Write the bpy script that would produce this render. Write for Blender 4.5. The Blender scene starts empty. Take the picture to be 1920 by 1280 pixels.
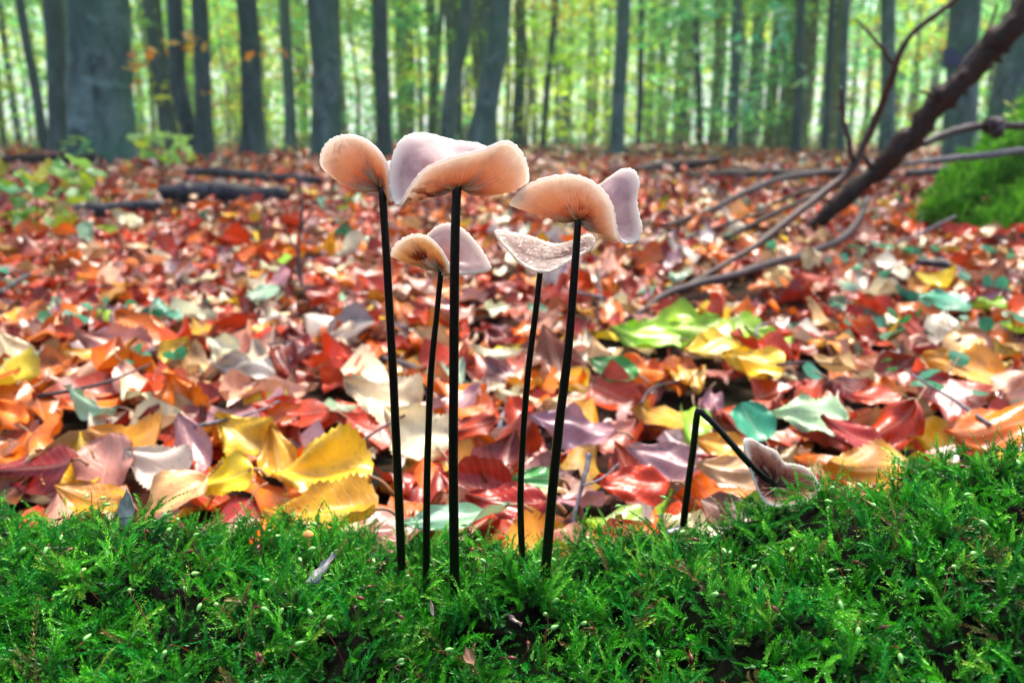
import bpy, math, random
import numpy as np
from mathutils import Vector, Matrix

R = math.radians
rng = np.random.default_rng(7)
random.seed(7)
scene = bpy.context.scene
COL = scene.collection

# ------------------------------------------------------------------ camera
PITCH = R(13.87); CZ = 0.22; FPX = 1507.0
cam_data = bpy.data.cameras.new('camera')
cam = bpy.data.objects.new('camera', cam_data); COL.objects.link(cam)
cam.location = (0, 0, CZ); cam.rotation_euler = (math.pi/2 - PITCH, 0, 0)
cam_data.sensor_width = 36.0; cam_data.lens = 36.0*FPX/1920
cam_data.clip_start = 0.01; cam_data.clip_end = 1000
cam_data.dof.use_dof = True; cam_data.dof.focus_distance = 0.292; cam_data.dof.aperture_fstop = 12.0
scene.camera = cam

# ------------------------------------------------------------------ world, sun, exposure
SUN_EL, SUN_AZ = R(60), R(20)          # the sun stands over the wood ahead, veiled by thin cloud
world = bpy.data.worlds.new('World'); scene.world = world; world.use_nodes = True
wn = world.node_tree.nodes; wl = world.node_tree.links
sky = wn.new('ShaderNodeTexSky'); sky.sky_type = 'NISHITA'; sky.sun_disc = False
sky.sun_elevation = SUN_EL; sky.sun_rotation = SUN_AZ
sky.air_density = 1.0; sky.dust_density = 4.0; sky.ozone_density = 1.0
bg = wn['Background']; bg.inputs[1].default_value = 0.105
wl.new(sky.outputs[0], bg.inputs[0])
sd = bpy.data.lights.new('sun', 'SUN'); sd.energy = 2.7; sd.angle = R(26); sd.color = (1.0, 0.95, 0.86)
sun = bpy.data.objects.new('sun', sd); COL.objects.link(sun)
to_sun = Vector((math.sin(SUN_AZ)*math.cos(SUN_EL), math.cos(SUN_AZ)*math.cos(SUN_EL), math.sin(SUN_EL)))
sun.rotation_euler = (-to_sun).to_track_quat('-Z', 'Y').to_euler()
sun.location = (0, 0, 30)
vs = scene.view_settings
vs.view_transform = 'Standard'; vs.look = 'None'; vs.gamma = 1.0; vs.use_curve_mapping = False
vs.exposure = 1.9
scene.cycles.use_denoising = True
scene.cycles.max_bounces = 7; scene.cycles.diffuse_bounces = 3; scene.cycles.glossy_bounces = 2
scene.cycles.transmission_bounces = 4; scene.cycles.transparent_max_bounces = 4
scene.cycles.caustics_reflective = False; scene.cycles.caustics_refractive = False
scene.cycles.sample_clamp_indirect = 6

# ------------------------------------------------------------------ helpers
cp, sp = math.cos(PITCH), math.sin(PITCH)
def ray(px, py):
    a = (px-960)/FPX; b = -(py-640)/FPX
    return np.array([a, b*sp + cp, b*cp - sp])
def P(px, py, Y):
    d = ray(px, py); t = Y/d[1]
    return np.array([0, 0, CZ]) + d*t
def G(px, py, z=0.0):
    d = ray(px, py); t = (z-CZ)/d[2]
    return np.array([0, 0, CZ]) + d*t

def mesh(name, V, F, mat=None, smooth=True, uv=None, attrs=None):
    me = bpy.data.meshes.new(name)
    V = np.asarray(V, np.float32)
    F = [np.asarray(f, np.int32) for f in (F if isinstance(F, list) else [F])]
    F = [f for f in F if len(f)]
    nl = sum(f.size for f in F); nf = sum(len(f) for f in F)
    me.vertices.add(len(V)); me.vertices.foreach_set('co', V.ravel())
    me.loops.add(nl); loops = np.concatenate([f.ravel() for f in F]); me.loops.foreach_set('vertex_index', loops)
    me.polygons.add(nf)
    tot = np.concatenate([np.full(len(f), f.shape[1], np.int32) for f in F])
    st = np.concatenate([[0], np.cumsum(tot)[:-1]]).astype(np.int32)
    me.polygons.foreach_set('loop_start', st); me.polygons.foreach_set('loop_total', tot)
    if smooth: me.polygons.foreach_set('use_smooth', np.ones(nf, bool))
    me.update(calc_edges=True)
    if uv is not None:
        l = me.uv_layers.new(name='UVMap'); l.data.foreach_set('uv', np.asarray(uv, np.float32)[loops].ravel())
    for k, a in (attrs or {}).items():
        a = np.asarray(a, np.float32)
        if a.ndim == 1:
            at = me.attributes.new(k, 'FLOAT', 'POINT'); at.data.foreach_set('value', a)
        else:
            if a.shape[1] == 3: a = np.concatenate([a, np.ones((len(a), 1), np.float32)], 1)
            at = me.attributes.new(k, 'FLOAT_COLOR', 'POINT'); at.data.foreach_set('color', a.ravel())
    if mat: me.materials.append(mat)
    return me
def link(name, me, parent=None, loc=None, **props):
    o = bpy.data.objects.new(name, me); COL.objects.link(o)
    if parent is not None: o.parent = parent
    if loc is not None: o.location = loc
    for k, v in props.items(): o[k] = v
    return o
def thing(name, label, cat, loc=(0, 0, 0), group=None, me=None):
    o = link(name, me, None, loc, label=label, category=cat)
    if group: o['group'] = group
    return o

def spline(pts, n):
    pts = np.asarray(pts, float)
    if len(pts) == 2: 
        t = np.linspace(0, 1, n)[:, None]; return pts[0]*(1-t)+pts[1]*t
    e = np.vstack([2*pts[0]-pts[1], pts, 2*pts[-1]-pts[-2]])
    s = np.linspace(0, len(pts)-1-1e-9, n); i = s.astype(int); t = (s-i)[:, None]
    a, b, c, d = e[i], e[i+1], e[i+2], e[i+3]
    return .5*(2*b + (c-a)*t + (2*a-5*b+4*c-d)*t**2 + (3*b-a-3*c+d)*t**3)
def pspline(pts, n):
    pts = np.asarray(pts, float); m = len(pts)
    s = np.arange(n)*m/n; i = s.astype(int); t = (s-i)[:, None]
    a, b, c, d = pts[(i-1) % m], pts[i % m], pts[(i+1) % m], pts[(i+2) % m]
    return .5*(2*b + (c-a)*t + (2*a-5*b+4*c-d)*t**2 + (3*b-a-3*c+d)*t**3)

def tube(pts, rad, segs=8, rough=0.0, seed=0, cap=True):
    pts = np.asarray(pts, float); n = len(pts); rad = np.broadcast_to(np.asarray(rad, float), (n,))
    r_ = np.random.default_rng(seed)
    T = np.gradient(pts, axis=0); T /= np.linalg.norm(T, axis=1)[:, None]+1e-12
    up = np.array([0, 0, 1.0]) if abs(T[0][2]) < .9 else np.array([1.0, 0, 0])
    A = []; prev = np.cross(up, T[0]); prev /= np.linalg.norm(prev)
    for k in range(n):
        prev = prev - T[k]*np.dot(prev, T[k]); prev /= np.linalg.norm(prev)+1e-12; A.append(prev)
    A = np.array(A); B = np.cross(T, A)
    th = np.arange(segs)*2*math.pi/segs
    rr = rad[:, None]*(1 + rough*r_.standard_normal((n, segs)))
    V = pts[:, None, :] + rr[..., None]*(np.cos(th)[None, :, None]*A[:, None, :] + np.sin(th)[None, :, None]*B[:, None, :])
    V = V.reshape(-1, 3)
    i = np.arange(n-1)[:, None]*segs; j = np.arange(segs)[None, :]; j2 = (j+1) % segs
    F = np.stack([i+j, i+j2, i+segs+j2, i+segs+j], -1).reshape(-1, 4)
    uv = np.stack([np.tile(np.arange(segs)/segs, n), np.repeat(np.linspace(0, 1, n), segs)], 1)
    if cap:
        V = np.vstack([V, pts[0], pts[-1]]); uv = np.vstack([uv, [[.5, 0], [.5, 1]]])
        c0, c1 = n*segs, n*segs+1
        jj = np.arange(segs); T0 = np.stack([np.full(segs, c0), (jj+1) % segs, jj], 1)
        b = (n-1)*segs; T1 = np.stack([np.full(segs, c1), b+jj, b+(jj+1) % segs], 1)
        return V, [F, np.vstack([T0, T1])], uv
    return V, [F], uv
class Acc:                                   # gathers pieces of ONE part
    def __init__(s): s.V = []; s.F = {}; s.n = 0; s.UV = []; s.C = []
    def add(s, V, F, uv=None, col=None):
        V = np.asarray(V)
        for f in (F if isinstance(F, list) else [F]):
            if len(f): s.F.setdefault(f.shape[1], []).append(np.asarray(f)+s.n)
        s.V.append(V); s.n += len(V)
        s.UV.append(uv if uv is not None else np.zeros((len(V), 2)))
        s.C.append(np.broadcast_to(np.asarray(col if col is not None else (1, 1, 1), float), (len(V), 3)))
    def mesh(s, name, mat, smooth=True):
        return mesh(name, np.vstack(s.V), [np.vstack(f) for f in s.F.values()], mat, smooth, np.vstack(s.UV), {'col': np.vstack(s.C)})

def grid_faces(n, m, wrap=False):
    i = np.arange(n-1)[:, None]*m
    if wrap: j = np.arange(m)[None, :]; j2 = (j+1) % m
    else: j = np.arange(m-1)[None, :]; j2 = j+1
    return np.stack([i+j, i+j2, i+m+j2, i+m+j], -1).reshape(-1, 4)
def rotm(rx, ry, rz):
    return np.array(Matrix.Rotation(rz, 3, 'Z') @ Matrix.Rotation(ry, 3, 'Y') @ Matrix.Rotation(rx, 3, 'X'))

# ------------------------------------------------------------------ materials
class NT:
    def __init__(s, name):
        s.m = bpy.data.materials.new(name); s.m.use_nodes = True; s.t = s.m.node_tree; s.n = s.t.nodes; s.l = s.t.links
        s.out = s.n['Material Output']; s.b = s.n['Principled BSDF']
    def new(s, t, **k):
        x = s.n.new(t)
        for a, v in k.items(): setattr(x, a, v)
        return x
    def ln(s, a, b): s.l.new(a, b)
    def noise(s, scale, detail=4, vec=None, rough=.55, dist=0):
        x = s.new('ShaderNodeTexNoise'); x.inputs['Scale'].default_value = scale; x.inputs['Detail'].default_value = detail
        x.inputs['Roughness'].default_value = rough; x.inputs['Distortion'].default_value = dist
        if vec is not None: s.ln(vec, x.inputs['Vector'])
        return x
    def ramp(s, fac, stops):
        x = s.new('ShaderNodeValToRGB'); e = x.color_ramp.elements
        while len(e) < len(stops): e.new(.5)
        for q, (p, c) in zip(e, stops): q.position = p; q.color = (*c, 1) if len(c) == 3 else c
        s.ln(fac, x.inputs[0]); return x
    def mix(s, fac, a, b, mode='MIX'):
        x = s.new('ShaderNodeMix', data_type='RGBA', blend_type=mode)
        for sock, v in ((x.inputs[0], fac), (x.inputs[6], a), (x.inputs[7], b)):
            if isinstance(v, (int, float)): sock.default_value = v
            elif isinstance(v, tuple): sock.default_value = (*v, 1)
            else: s.ln(v, sock)
        return x.outputs[2]
    def math(s, op, a, b=None):
        x = s.new('ShaderNodeMath', operation=op)
        for sock, v in zip(x.inputs, (a, b)):
            if v is None: continue
            if isinstance(v, (int, float)): sock.default_value = v
            else: s.ln(v, sock)
        return x.outputs[0]
    def bump(s, h, strength=.4, dist=.01):
        x = s.new('ShaderNodeBump'); x.inputs['Strength'].default_value = strength; x.inputs['Distance'].default_value = dist
        s.ln(h, x.inputs['Height']); return x.outputs[0]
    def attr(s, name): return s.new('ShaderNodeAttribute', attribute_name=name)
    def translucent(s, col, amount):
        t = s.new('ShaderNodeBsdfTranslucent'); s.ln(col, t.inputs[0])
        mx = s.new('ShaderNodeMixShader'); mx.inputs[0].default_value = amount
        s.ln(s.b.outputs[0], mx.inputs[1]); s.ln(t.outputs[0], mx.inputs[2]); s.ln(mx.outputs[0], s.out.inputs[0])
    def set(s, **k):
        for a, v in k.items():
            i = s.b.inputs[a.replace('_', ' ')]
            if isinstance(v, (int, float)): i.default_value = v
            elif isinstance(v, tuple): i.default_value = (*v, 1) if i.type == 'RGBA' and len(v) == 3 else v
            else: s.ln(v, i)
        return s

def leaf_material(name, per_object, rough=.25, trans=.16):
    m = NT(name)
    col = m.new('ShaderNodeObjectInfo').outputs['Color'] if per_object else m.attr('col').outputs['Color']
    uv = m.new('ShaderNodeUVMap').outputs[0]
    sx = m.new('ShaderNodeSeparateXYZ'); m.ln(uv, sx.inputs[0])
    v = m.math('ABSOLUTE', m.math('SUBTRACT', sx.outputs[1], .5))
    vein = m.math('SINE', m.math('MULTIPLY', m.math('SUBTRACT', sx.outputs[0], m.math('MULTIPLY', v, .55)), 62.0))
    vr = m.ramp(vein, [(.0, (0, 0, 0)), (.86, (0, 0, 0)), (1, (1, 1, 1))]).outputs[0]
    mid = m.ramp(v, [(0, (1, 1, 1)), (.018, (1, 1, 1)), (.04, (0, 0, 0))]).outputs[0]
    veins = m.math('MAXIMUM', m.math('MULTIPLY', vr, .45), mid)
    geo = m.new('ShaderNodeNewGeometry')
    big = m.noise(26, 4, geo.outputs['Position'])
    blot = m.ramp(big.outputs[0], [(.34, (.36, .26, .22)), (.5, (.95, .92, .9)), (.66, (1.25, 1.15, 1.0))]).outputs[0]
    c = m.mix(.8, col, blot, 'MULTIPLY')
    spots = m.ramp(m.noise(230, 2, geo.outputs['Position']).outputs[0], [(.28, (.25, .14, .1)), (.36, (1, 1, 1))]).outputs[0]
    c = m.mix(.55, c, spots, 'MULTIPLY')
    c = m.mix(m.math('MULTIPLY', veins, .35), c, m.mix(.5, col, (.75, .6, .42)))
    edge = m.ramp(m.math('ADD', v, m.math('MULTIPLY', m.math('SUBTRACT', big.outputs[0], .5), .35)), [(.40, (0, 0, 0)), (.52, (1, 1, 1))]).outputs[0]
    c = m.mix(m.math('MULTIPLY', edge, .5), c, m.mix(.6, col, (.10, .035, .015)))
    rg = m.ramp(big.outputs[0], [(.35, (rough+.2,)*3), (.6, (rough-.1,)*3)]).outputs[0]
    fine = m.noise(300, 3, geo.outputs['Position'])
    h = m.math('ADD', m.math('MULTIPLY', veins, -.6), m.math('MULTIPLY', fine.outputs[0], .5))
    m.set(Base_Color=c, Roughness=rg, Specular_IOR_Level=.46, Normal=m.bump(h, .35, .0012))
    m.translucent(c, trans)
    return m.m
M = {}
M['leaf_obj'] = leaf_material('fallen_leaf', True)
M['leaf_mass'] = leaf_material('leaf_litter', False)

def stalk_material():
    m = NT('leaf_stalk'); m.set(Base_Color=(.28, .13, .06), Roughness=.5); return m.m
M['stalk'] = stalk_material()

def soil():
    m = NT('forest_soil'); g = m.new('ShaderNodeNewGeometry').outputs['Position']
    n1 = m.noise(45, 6, g); n2 = m.noise(6, 4, g); n3 = m.new('ShaderNodeTexVoronoi'); n3.inputs['Scale'].default_value = 14; m.ln(g, n3.inputs['Vector'])
    a = m.ramp(n1.outputs[0], [(.3, (.003, .002, .002)), (.5, (.012, .006, .004)), (.7, (.04, .014, .008))]).outputs[0]
    b = m.mix(.55, a, m.mix(1.0, n3.outputs['Color'], (.10, .03, .014), 'MULTIPLY'))
    m.set(Base_Color=m.mix(n2.outputs[0], a, b), Roughness=.9, Specular_IOR_Level=.1, Normal=m.bump(n1.outputs[0], .8, .02)); return m.m
M['soil'] = soil()

def bark(name, lo, hi, moss=None, scale=1.0, rough=.75, spec=.35):
    m = NT(name); tc = m.new('ShaderNodeTexCoord').outputs['Object']
    mp = m.new('ShaderNodeMapping'); mp.inputs['Scale'].default_value = (1, 1, .35); m.ln(tc, mp.inputs[0])
    n1 = m.noise(7*scale, 8, mp.outputs[0], .65, .6); n2 = m.noise(1.6*scale, 4, tc); n3 = m.noise(40*scale, 4, tc)
    c = m.ramp(n1.outputs[0], [(.36, lo), (.62, hi)]).outputs[0]
    if moss is not None:
        li = m.ramp(m.noise(4.5*scale, 5, tc, .6, .4).outputs[0], [(.56, (0, 0, 0)), (.66, (1, 1, 1))]).outputs[0]
        c = m.mix(m.math('MULTIPLY', li, .55), c, tuple(min(1, x*1.7) for x in hi))
        f = m.ramp(n2.outputs[0], [(.42, (0, 0, 0)), (.60, (1, 1, 1))]).outputs[0]
        c = m.mix(m.math('MULTIPLY', f, .75), c, moss)
    sp_ = m.ramp(n3.outputs[0], [(.3, (.5, .5, .5)), (.55, (1, 1, 1))]).outputs[0]
    c = m.mix(.7, c, sp_, 'MULTIPLY')
    h = m.math('ADD', n1.outputs[0], m.math('MULTIPLY', n3.outputs[0], .4))
    m.set(Base_Color=c, Roughness=rough, Specular_IOR_Level=spec, Normal=m.bump(h, .6, .03/scale)); return m.m
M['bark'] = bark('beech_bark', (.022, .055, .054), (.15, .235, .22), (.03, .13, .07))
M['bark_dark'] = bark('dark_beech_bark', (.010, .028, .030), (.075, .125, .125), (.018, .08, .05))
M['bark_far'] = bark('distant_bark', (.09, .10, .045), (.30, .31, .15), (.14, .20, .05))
M['branch_dark'] = bark('dead_branch_bark', (.003, .0015, .002), (.036, .009, .008), None, 14, .6, .25)
M['branch_red'] = bark('reddish_branch_bark', (.012, .005, .006), (.08, .022, .02), None, 16, .5)
M['branch_mauve'] = bark('mauve_branch_bark', (.014, .007, .010), (.07, .036, .044), None, 22, .5)
M['branch_grey'] = bark('grey_stick_bark', (.05, .045, .06), (.22, .2, .24), None, 26, .55)
M['root_moss'] = bark('mossy_root', (.03, .11, .006), (.10, .30, .012), None, 12, .9, .1)
M['log_wet'] = bark('wet_log_bark', (.004, .003, .006), (.035, .026, .042), None, 9, .45)
M['log_core'] = bark('rotten_log', (.001, .0009, .0006), (.004, .003, .002), (.002, .006, .001), 25, .95, .05)

def foliage(name, trans=.6, rough=.5):
    m = NT(name); c = m.attr('col').outputs['Color']
    m.set(Base_Color=c, Roughness=rough, Specular_IOR_Level=.35); m.translucent(m.mix(1.0, c, (1.35, 1.3, 1.1), 'MULTIPLY'), trans); return m.m
M['foliage'] = foliage('beech_foliage', .72)
M['sprig'] = foliage('sprig_foliage', .4, .4)
def moss_mat(name, wet):
    m = NT(name); c = m.attr('col').outputs['Color']
    m.set(Base_Color=c, Roughness=.36 if wet else .6, Specular_IOR_Level=.42 if wet else .25); m.translucent(c, .3 if wet else .45); return m.m
M['moss'] = moss_mat('wet_moss', True)
M['moss_soft'] = moss_mat('soft_moss', False)

def gill_mat(name, stops, stain, stain_amt, trans=.55, light=.75):
    m = NT(name); r_ = m.attr('rad').outputs['Fac']; g = m.new('ShaderNodeNewGeometry').outputs['Position']
    n = m.noise(90, 4, g); n2 = m.noise(700, 3, g)
    rr = m.math('ADD', r_, m.math('MULTIPLY', m.math('SUBTRACT', n.outputs[0], .5), .25))
    c = m.ramp(rr, stops).outputs[0]
    gl = m.attr('gill').outputs['Fac']
    c = m.mix(m.math('MULTIPLY', gl, light), c, (1.0, .80, .58))
    st = m.ramp(m.noise(130, 5, g, .6, .8).outputs[0], [(.50, (0, 0, 0)), (.58, (1, 1, 1))]).outputs[0]
    sa = m.attr('stain').outputs['Fac']
    c = m.mix(m.math('MULTIPLY', m.math('MULTIPLY', st, sa), stain_amt), c, stain)
    m.set(Base_Color=c, Roughness=.55, Specular_IOR_Level=.3, Subsurface_Weight=.2, Subsurface_Scale=.004,
          Subsurface_Radius=(1., .45, .25), Normal=m.bump(n2.outputs[0], .12, .0004))
    m.translucent(c, trans); return m.m
def cap_mat(name, a, b, rough, wet, inner=(.62, .30, .26)):
    m = NT(name); g = m.new('ShaderNodeNewGeometry').outputs['Position']; r_ = m.attr('rad').outputs['Fac']
    n = m.noise(75, 4, g, .6, .5); n2 = m.noise(300 if wet else 900, 3, g, .5, 2.2 if wet else .6)
    c = m.ramp(n.outputs[0], [(.3, a), (.62, b)]).outputs[0]
    c = m.mix(m.ramp(m.math('ADD', r_, m.math('MULTIPLY', m.math('SUBTRACT', n.outputs[0], .5), .5)), [(.2, (1, 1, 1)), (.62, (0, 0, 0))]).outputs[0], c, inner)
    rim = m.ramp(r_, [(.82, (0, 0, 0)), (1.0, (1, 1, 1))]).outputs[0]
    c = m.mix(rim, c, (.93, .86, .80))
    sp_ = m.ramp(m.noise(260, 3, g).outputs[0], [(.70, (0, 0, 0)), (.76, (1, 1, 1))]).outputs[0]
    c = m.mix(m.math('MULTIPLY', sp_, .45), c, (.22, .10, .12))
    m.set(Base_Color=c, Roughness=rough, Specular_IOR_Level=.6 if wet else .4, Subsurface_Weight=.35, Subsurface_Scale=.004,
          Subsurface_Radius=(1., .5, .35), Normal=m.bump(n2.outputs[0], .9 if wet else .15, .0016 if wet else .0005))
    m.translucent(c, .48); return m.m
PEACH = [(.0, (.42, .08, .02)), (.25, (.76, .23, .06)), (.7, (.92, .44, .21)), (.92, (.95, .71, .54)), (1, (.97, .88, .76))]
OCHRE = [(.0, (.50, .14, .02)), (.3, (.68, .27, .05)), (.8, (.80, .40, .11)), (.95, (.88, .65, .40)), (1, (.95, .82, .62))]
DUSKY = [(.0, (.05, .006, .005)), (.45, (.20, .03, .02)), (.75, (.46, .17, .11)), (.93, (.80, .60, .52)), (1, (.95, .85, .78))]
M['gill'] = gill_mat('peach_gills', PEACH, (.28, .05, .015), .9)
M['gill_ochre'] = gill_mat('ochre_gills', OCHRE, (.22, .04, .01), .9)
M['gill_dusky'] = gill_mat('dusky_gills', DUSKY, (.12, .015, .015), .9, .35, .22)
M['cap'] = cap_mat('lavender_cap', (.36, .23, .27), (.64, .49, .50), .40, False, (.50, .20, .15))
M['cap_wet'] = cap_mat('wet_cap', (.46, .34, .30), (.70, .60, .55), .12, True, (.46, .32, .28))
def stem_mat():
    m = NT('black_stem'); g = m.new('ShaderNodeTexCoord').outputs['Object']; n = m.noise(900, 3, g)
    c = m.ramp(n.outputs[0], [(.4, (.0012, .001, .001)), (.75, (.005, .003, .003))]).outputs[0]
    m.set(Base_Color=c, Roughness=.30, Specular_IOR_Level=.3, Normal=m.bump(n.outputs[0], .2, .0004)); return m.m
M['stem'] = stem_mat()
def plain(name, c, rough=.5, var=.3, scale=200):
    m = NT(name); g = m.new('ShaderNodeTexCoord').outputs['Object']; n = m.noise(scale, 4, g)
    cc = m.ramp(n.outputs[0], [(.3, tuple(x*(1-var) for x in c)), (.7, tuple(min(1, x*(1+var)) for x in c))]).outputs[0]
    m.set(Base_Color=cc, Roughness=rough, Normal=m.bump(n.outputs[0], .3, .0006)); return m.m
M['splinter'] = plain('weathered_splinter', (.34, .32, .30), .6, .5, 160)
M['seta'] = plain('moss_seta', (.16, .025, .012), .4)
M['caps_green'] = plain('green_capsule', (.22, .50, .12), .3)
M['caps_red'] = plain('red_capsule', (.14, .015, .01), .35)
M['tiny_cap'] = plain('tiny_orange_cap', (.85, .32, .06), .4)
M['mark'] = plain('blue_paint', (.012, .03, .12), .6, .3, 20)
M['web'] = plain('bud_scale', (.40, .27, .22), .5)

# ------------------------------------------------------------------ ground
def ground_z(x, y):
    x = np.asarray(x, float); y = np.asarray(y, float)
    a = .010*np.sin(5.1*x+1.3)*np.cos(4.3*y+.4) + .006*np.sin(11*x+7*y)
    far = np.clip((y-4)/20, 0, 1)
    b = far*(.10*np.sin(.5*x+.3)*np.cos(.33*y) + .06*np.sin(1.1*x+.7*y))
    return a + b - .012
def build_ground():
    ys = np.concatenate([np.linspace(-3, .3, 8), np.linspace(.35, 3, 60), np.linspace(3.2, 20, 60), np.geomspace(21, 420, 30)])
    xs = np.concatenate([-np.geomspace(420, 8, 24), np.linspace(-7.5, 7.5, 110), np.geomspace(8, 420, 24)])
    X, Y = np.meshgrid(xs, ys); Z = ground_z(X, Y)
    V = np.stack([X, Y, Z], -1).reshape(-1, 3)
    link('ground', mesh('ground', V, grid_faces(len(ys), len(xs)), M['soil']), kind='structure')
build_ground()

# ------------------------------------------------------------------ leaves: shapes
def leaf_geo(nu, nv, L, W, kind='beech', bend=0., fold=0., cup=0., wave=0., twist=0., seed=0):
    """a blade along +y, its upper face up: u along, v across"""
    r_ = np.random.default_rng(seed)
    u = np.linspace(0, 1, nu+1); v = np.linspace(-1, 1, nv+1)
    if kind == 'beech': w = np.sin(np.pi*u**.82)**.8*(1-.25*u)
    elif kind == 'birch': w = np.sin(np.pi*u**.55)**.75*(1-.35*u)*1.08
    elif kind == 'round': w = np.sqrt(np.clip(1-(2*u-1)**2, 0, 1))**.9
    else: w = np.sin(np.pi*u**.95)**1.25*.8
    w = np.clip(w, 0, None); w[0] = w[0]*0+.03; w[-1] = .015
    if kind == 'birch' and nu > 16: w = w*(1+.05*np.where(np.arange(nu+1) % 2, 1, -1))
    if kind == 'beech' and nu > 16: w = w*(1+.025*np.sin(u*60))
    U, Vv = np.meshgrid(u, v, indexing='ij')
    x = Vv*w[:, None]*W/2; y0 = (U-.5)*L
    z = -fold*np.abs(x) + cup*(x**2)/(W/2)*1.2
    ph = r_.uniform(0, 6.28, 4)
    z = z + wave*L*(.05*np.sin(U*9+ph[0]+Vv*1.3)*np.abs(Vv) + .045*np.sin(U*16*np.abs(Vv)+ph[1]+np.sign(Vv)*2)*Vv**2 + .03*np.sin(5*Vv+ph[2]+3*U))
    for q in range(5):
        kx, ky = r_.uniform(-5, 5), r_.uniform(3, 11)
        z = z + L*.011*wave*np.sin(kx*Vv+ky*U+r_.uniform(0, 6.28))
    th = bend*(U-.5)                                     # curl along the length
    if abs(bend) > 1e-3:
        Rr = L/bend; y = np.sin(th)*(Rr - z); z = Rr - np.cos(th)*(Rr - z)
    else: y = y0
    tw = twist*(U-.5); x, z = x*np.cos(tw)-z*np.sin(tw), x*np.sin(tw)+z*np.cos(tw)
    V = np.stack([x, y, z], -1).reshape(-1, 3)
    uv = np.stack([U, Vv*.5+.5], -1).reshape(-1, 2)
    return V, grid_faces(nu+1, nv+1), uv
def stalk_geo(L, base, seed):
    r_ = np.random.default_rng(seed); d = L*.28
    b = np.asarray(base, float)
    pts = spline([b+[0, .004, 0], b+[r_.uniform(-.1, .1)*d, -d*.5, .15*d*r_.uniform(-.5, 1)], b+[r_.uniform(-.35, .35)*d, -d, .3*d*r_.uniform(-.4, 1)]], 6)
    return tube(pts, np.linspace(.0007, .0011, 6), 5)

PAL = {
 'rust red': (.56, .048, .008), 'deep red': (.30, .014, .008), 'orange': (.78, .17, .008), 'brown': (.24, .07, .03),
 'pinkish brown': (.70, .33, .24), 'mauve': (.46, .24, .27), 'tan': (.72, .42, .19), 'yellow': (.93, .62, .03),
 'cream': (.86, .74, .48), 'pale grey': (.66, .54, .50), 'teal green': (.04, .30, .19), 'pale mint': (.38, .58, .38),
 'lime green': (.32, .58, .03), 'amber': (.74, .34, .02), 'deep green': (.05, .30, .06)}
CH = ['rust red', 'deep red', 'orange', 'brown', 'pinkish brown', 'mauve', 'tan', 'yellow', 'cream', 'pale grey', 'teal green', 'pale mint', 'lime green', 'amber']
PR = np.array([.27, .15, .18, .07, .09, .055, .06, .03, .045, .03, .014, .01, .006, .04]); PR /= PR.sum()

# ------------------------------------------------------------------ log shape (needed to keep leaves off it)
ridge_px = np.array([[-200, 950], [0, 958], [150, 956], [300, 962], [450, 965], [600, 975], [720, 990], [850, 1012], [950, 1018], [1050, 1008], [1130, 985], [1230, 980],
                     [1300, 978], [1400, 952], [1500, 918], [1600, 898], [1700, 880], [1800, 862], [1920, 838], [2150, 800]], float)
RY = .335
rx_ = np.array([P(a, b+44, RY) for a, b in ridge_px])
def log_z(x, y):
    x = np.asarray(x, float); y = np.asarray(y, float)
    zr = np.interp(x, rx_[:, 0], rx_[:, 2])
    z = zr + .005*np.sin(37*x+1)*np.cos(41*y) + .0045*np.sin(83*x+29*y) + .0038*np.sin(140*x-95*y+1)*np.cos(90*y+60*x)
    z = z + .011*np.clip((.335-y)/.06, 0, 1)
    for hx, hy, hr, hd in HOLES: z = z - .6*hd*np.exp(-((x-hx)**2+(y-hy)**2)/hr**2)
    z = z + .0035*np.exp(-((x+.012)/.035)**2-((y-.282)/.022)**2)
    front = np.clip(.235-y, 0, None); z = z - front**2*3.0
    back = np.clip(y-RY, 0, None); z = z - back**2*14 - back*.25
    return z
HOLES = [(P(880, 1160, .26)[0], .255, .008, .009), (P(1590, 1110, .26)[0], .262, .008, .010), (P(560, 1240, .24)[0], .235, .012, .014),
         (P(1450, 1000, .29)[0], .295, .008, .010), (P(1310, 1200, .245)[0], .242, .011, .012), (P(180, 1190, .25)[0], .25, .010, .010)]

# ------------------------------------------------------------------ individual fallen leaves
def leaf_variants():
    out = []
    kinds = ['beech']*15+['narrow']*3+['birch']*4
    for i, k in enumerate(kinds):
        r_ = np.random.default_rng(100+i)
        L = 1.0; W = {'beech': .60, 'narrow': .5, 'birch': .78}[k]*r_.uniform(.9, 1.1)
        bend = r_.choice([-1, 1])*r_.uniform(.2, 1.7); fold = r_.uniform(-.3, .6); cup = r_.uniform(-.7, 1.0)
        V, F, uv = leaf_geo(20, 8, L, W, k, bend, fold, cup, r_.uniform(.7, 1.9), r_.uniform(-.8, .8), 100+i)
        me = mesh('leaf_blade', V, F, M['leaf_obj'], True, uv)
        base = V.reshape(21, 9, 3)[0, 4]
        Vs, Fs, us = stalk_geo(1.0, base, i); Vs = base + (Vs-base)
        # thicken the stalk to scale with a unit blade
        c = spline([base+[0, .03, 0], base+[.03, -.12, .04*r_.uniform(-1, 1)], base+[.08*r_.uniform(-1, 1), -.26, .08*r_.uniform(-.5, 1)]], 6)
        Vs, Fs, us = tube(c, np.linspace(.009, .014, 6), 5)
        st = mesh('leaf_stalk', Vs, Fs, M['stalk'], True, us)
        state = 'curled' if abs(bend) > .9 else ('folded' if fold > .3 else 'flat')
        out.append((me, st, k, state))
    return out
LV = leaf_variants()
KINDWORD = {'beech': 'beech leaf', 'narrow': 'narrow leaf', 'birch': 'broad toothed leaf', 'round': 'rounded leaf'}
def tint(c, r_, j=.22):
    c = np.array(c)*r_.uniform(1-j, 1+j) * (1+r_.uniform(-.1, .1, 3)); return tuple(np.clip(c, .004, .95))
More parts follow.
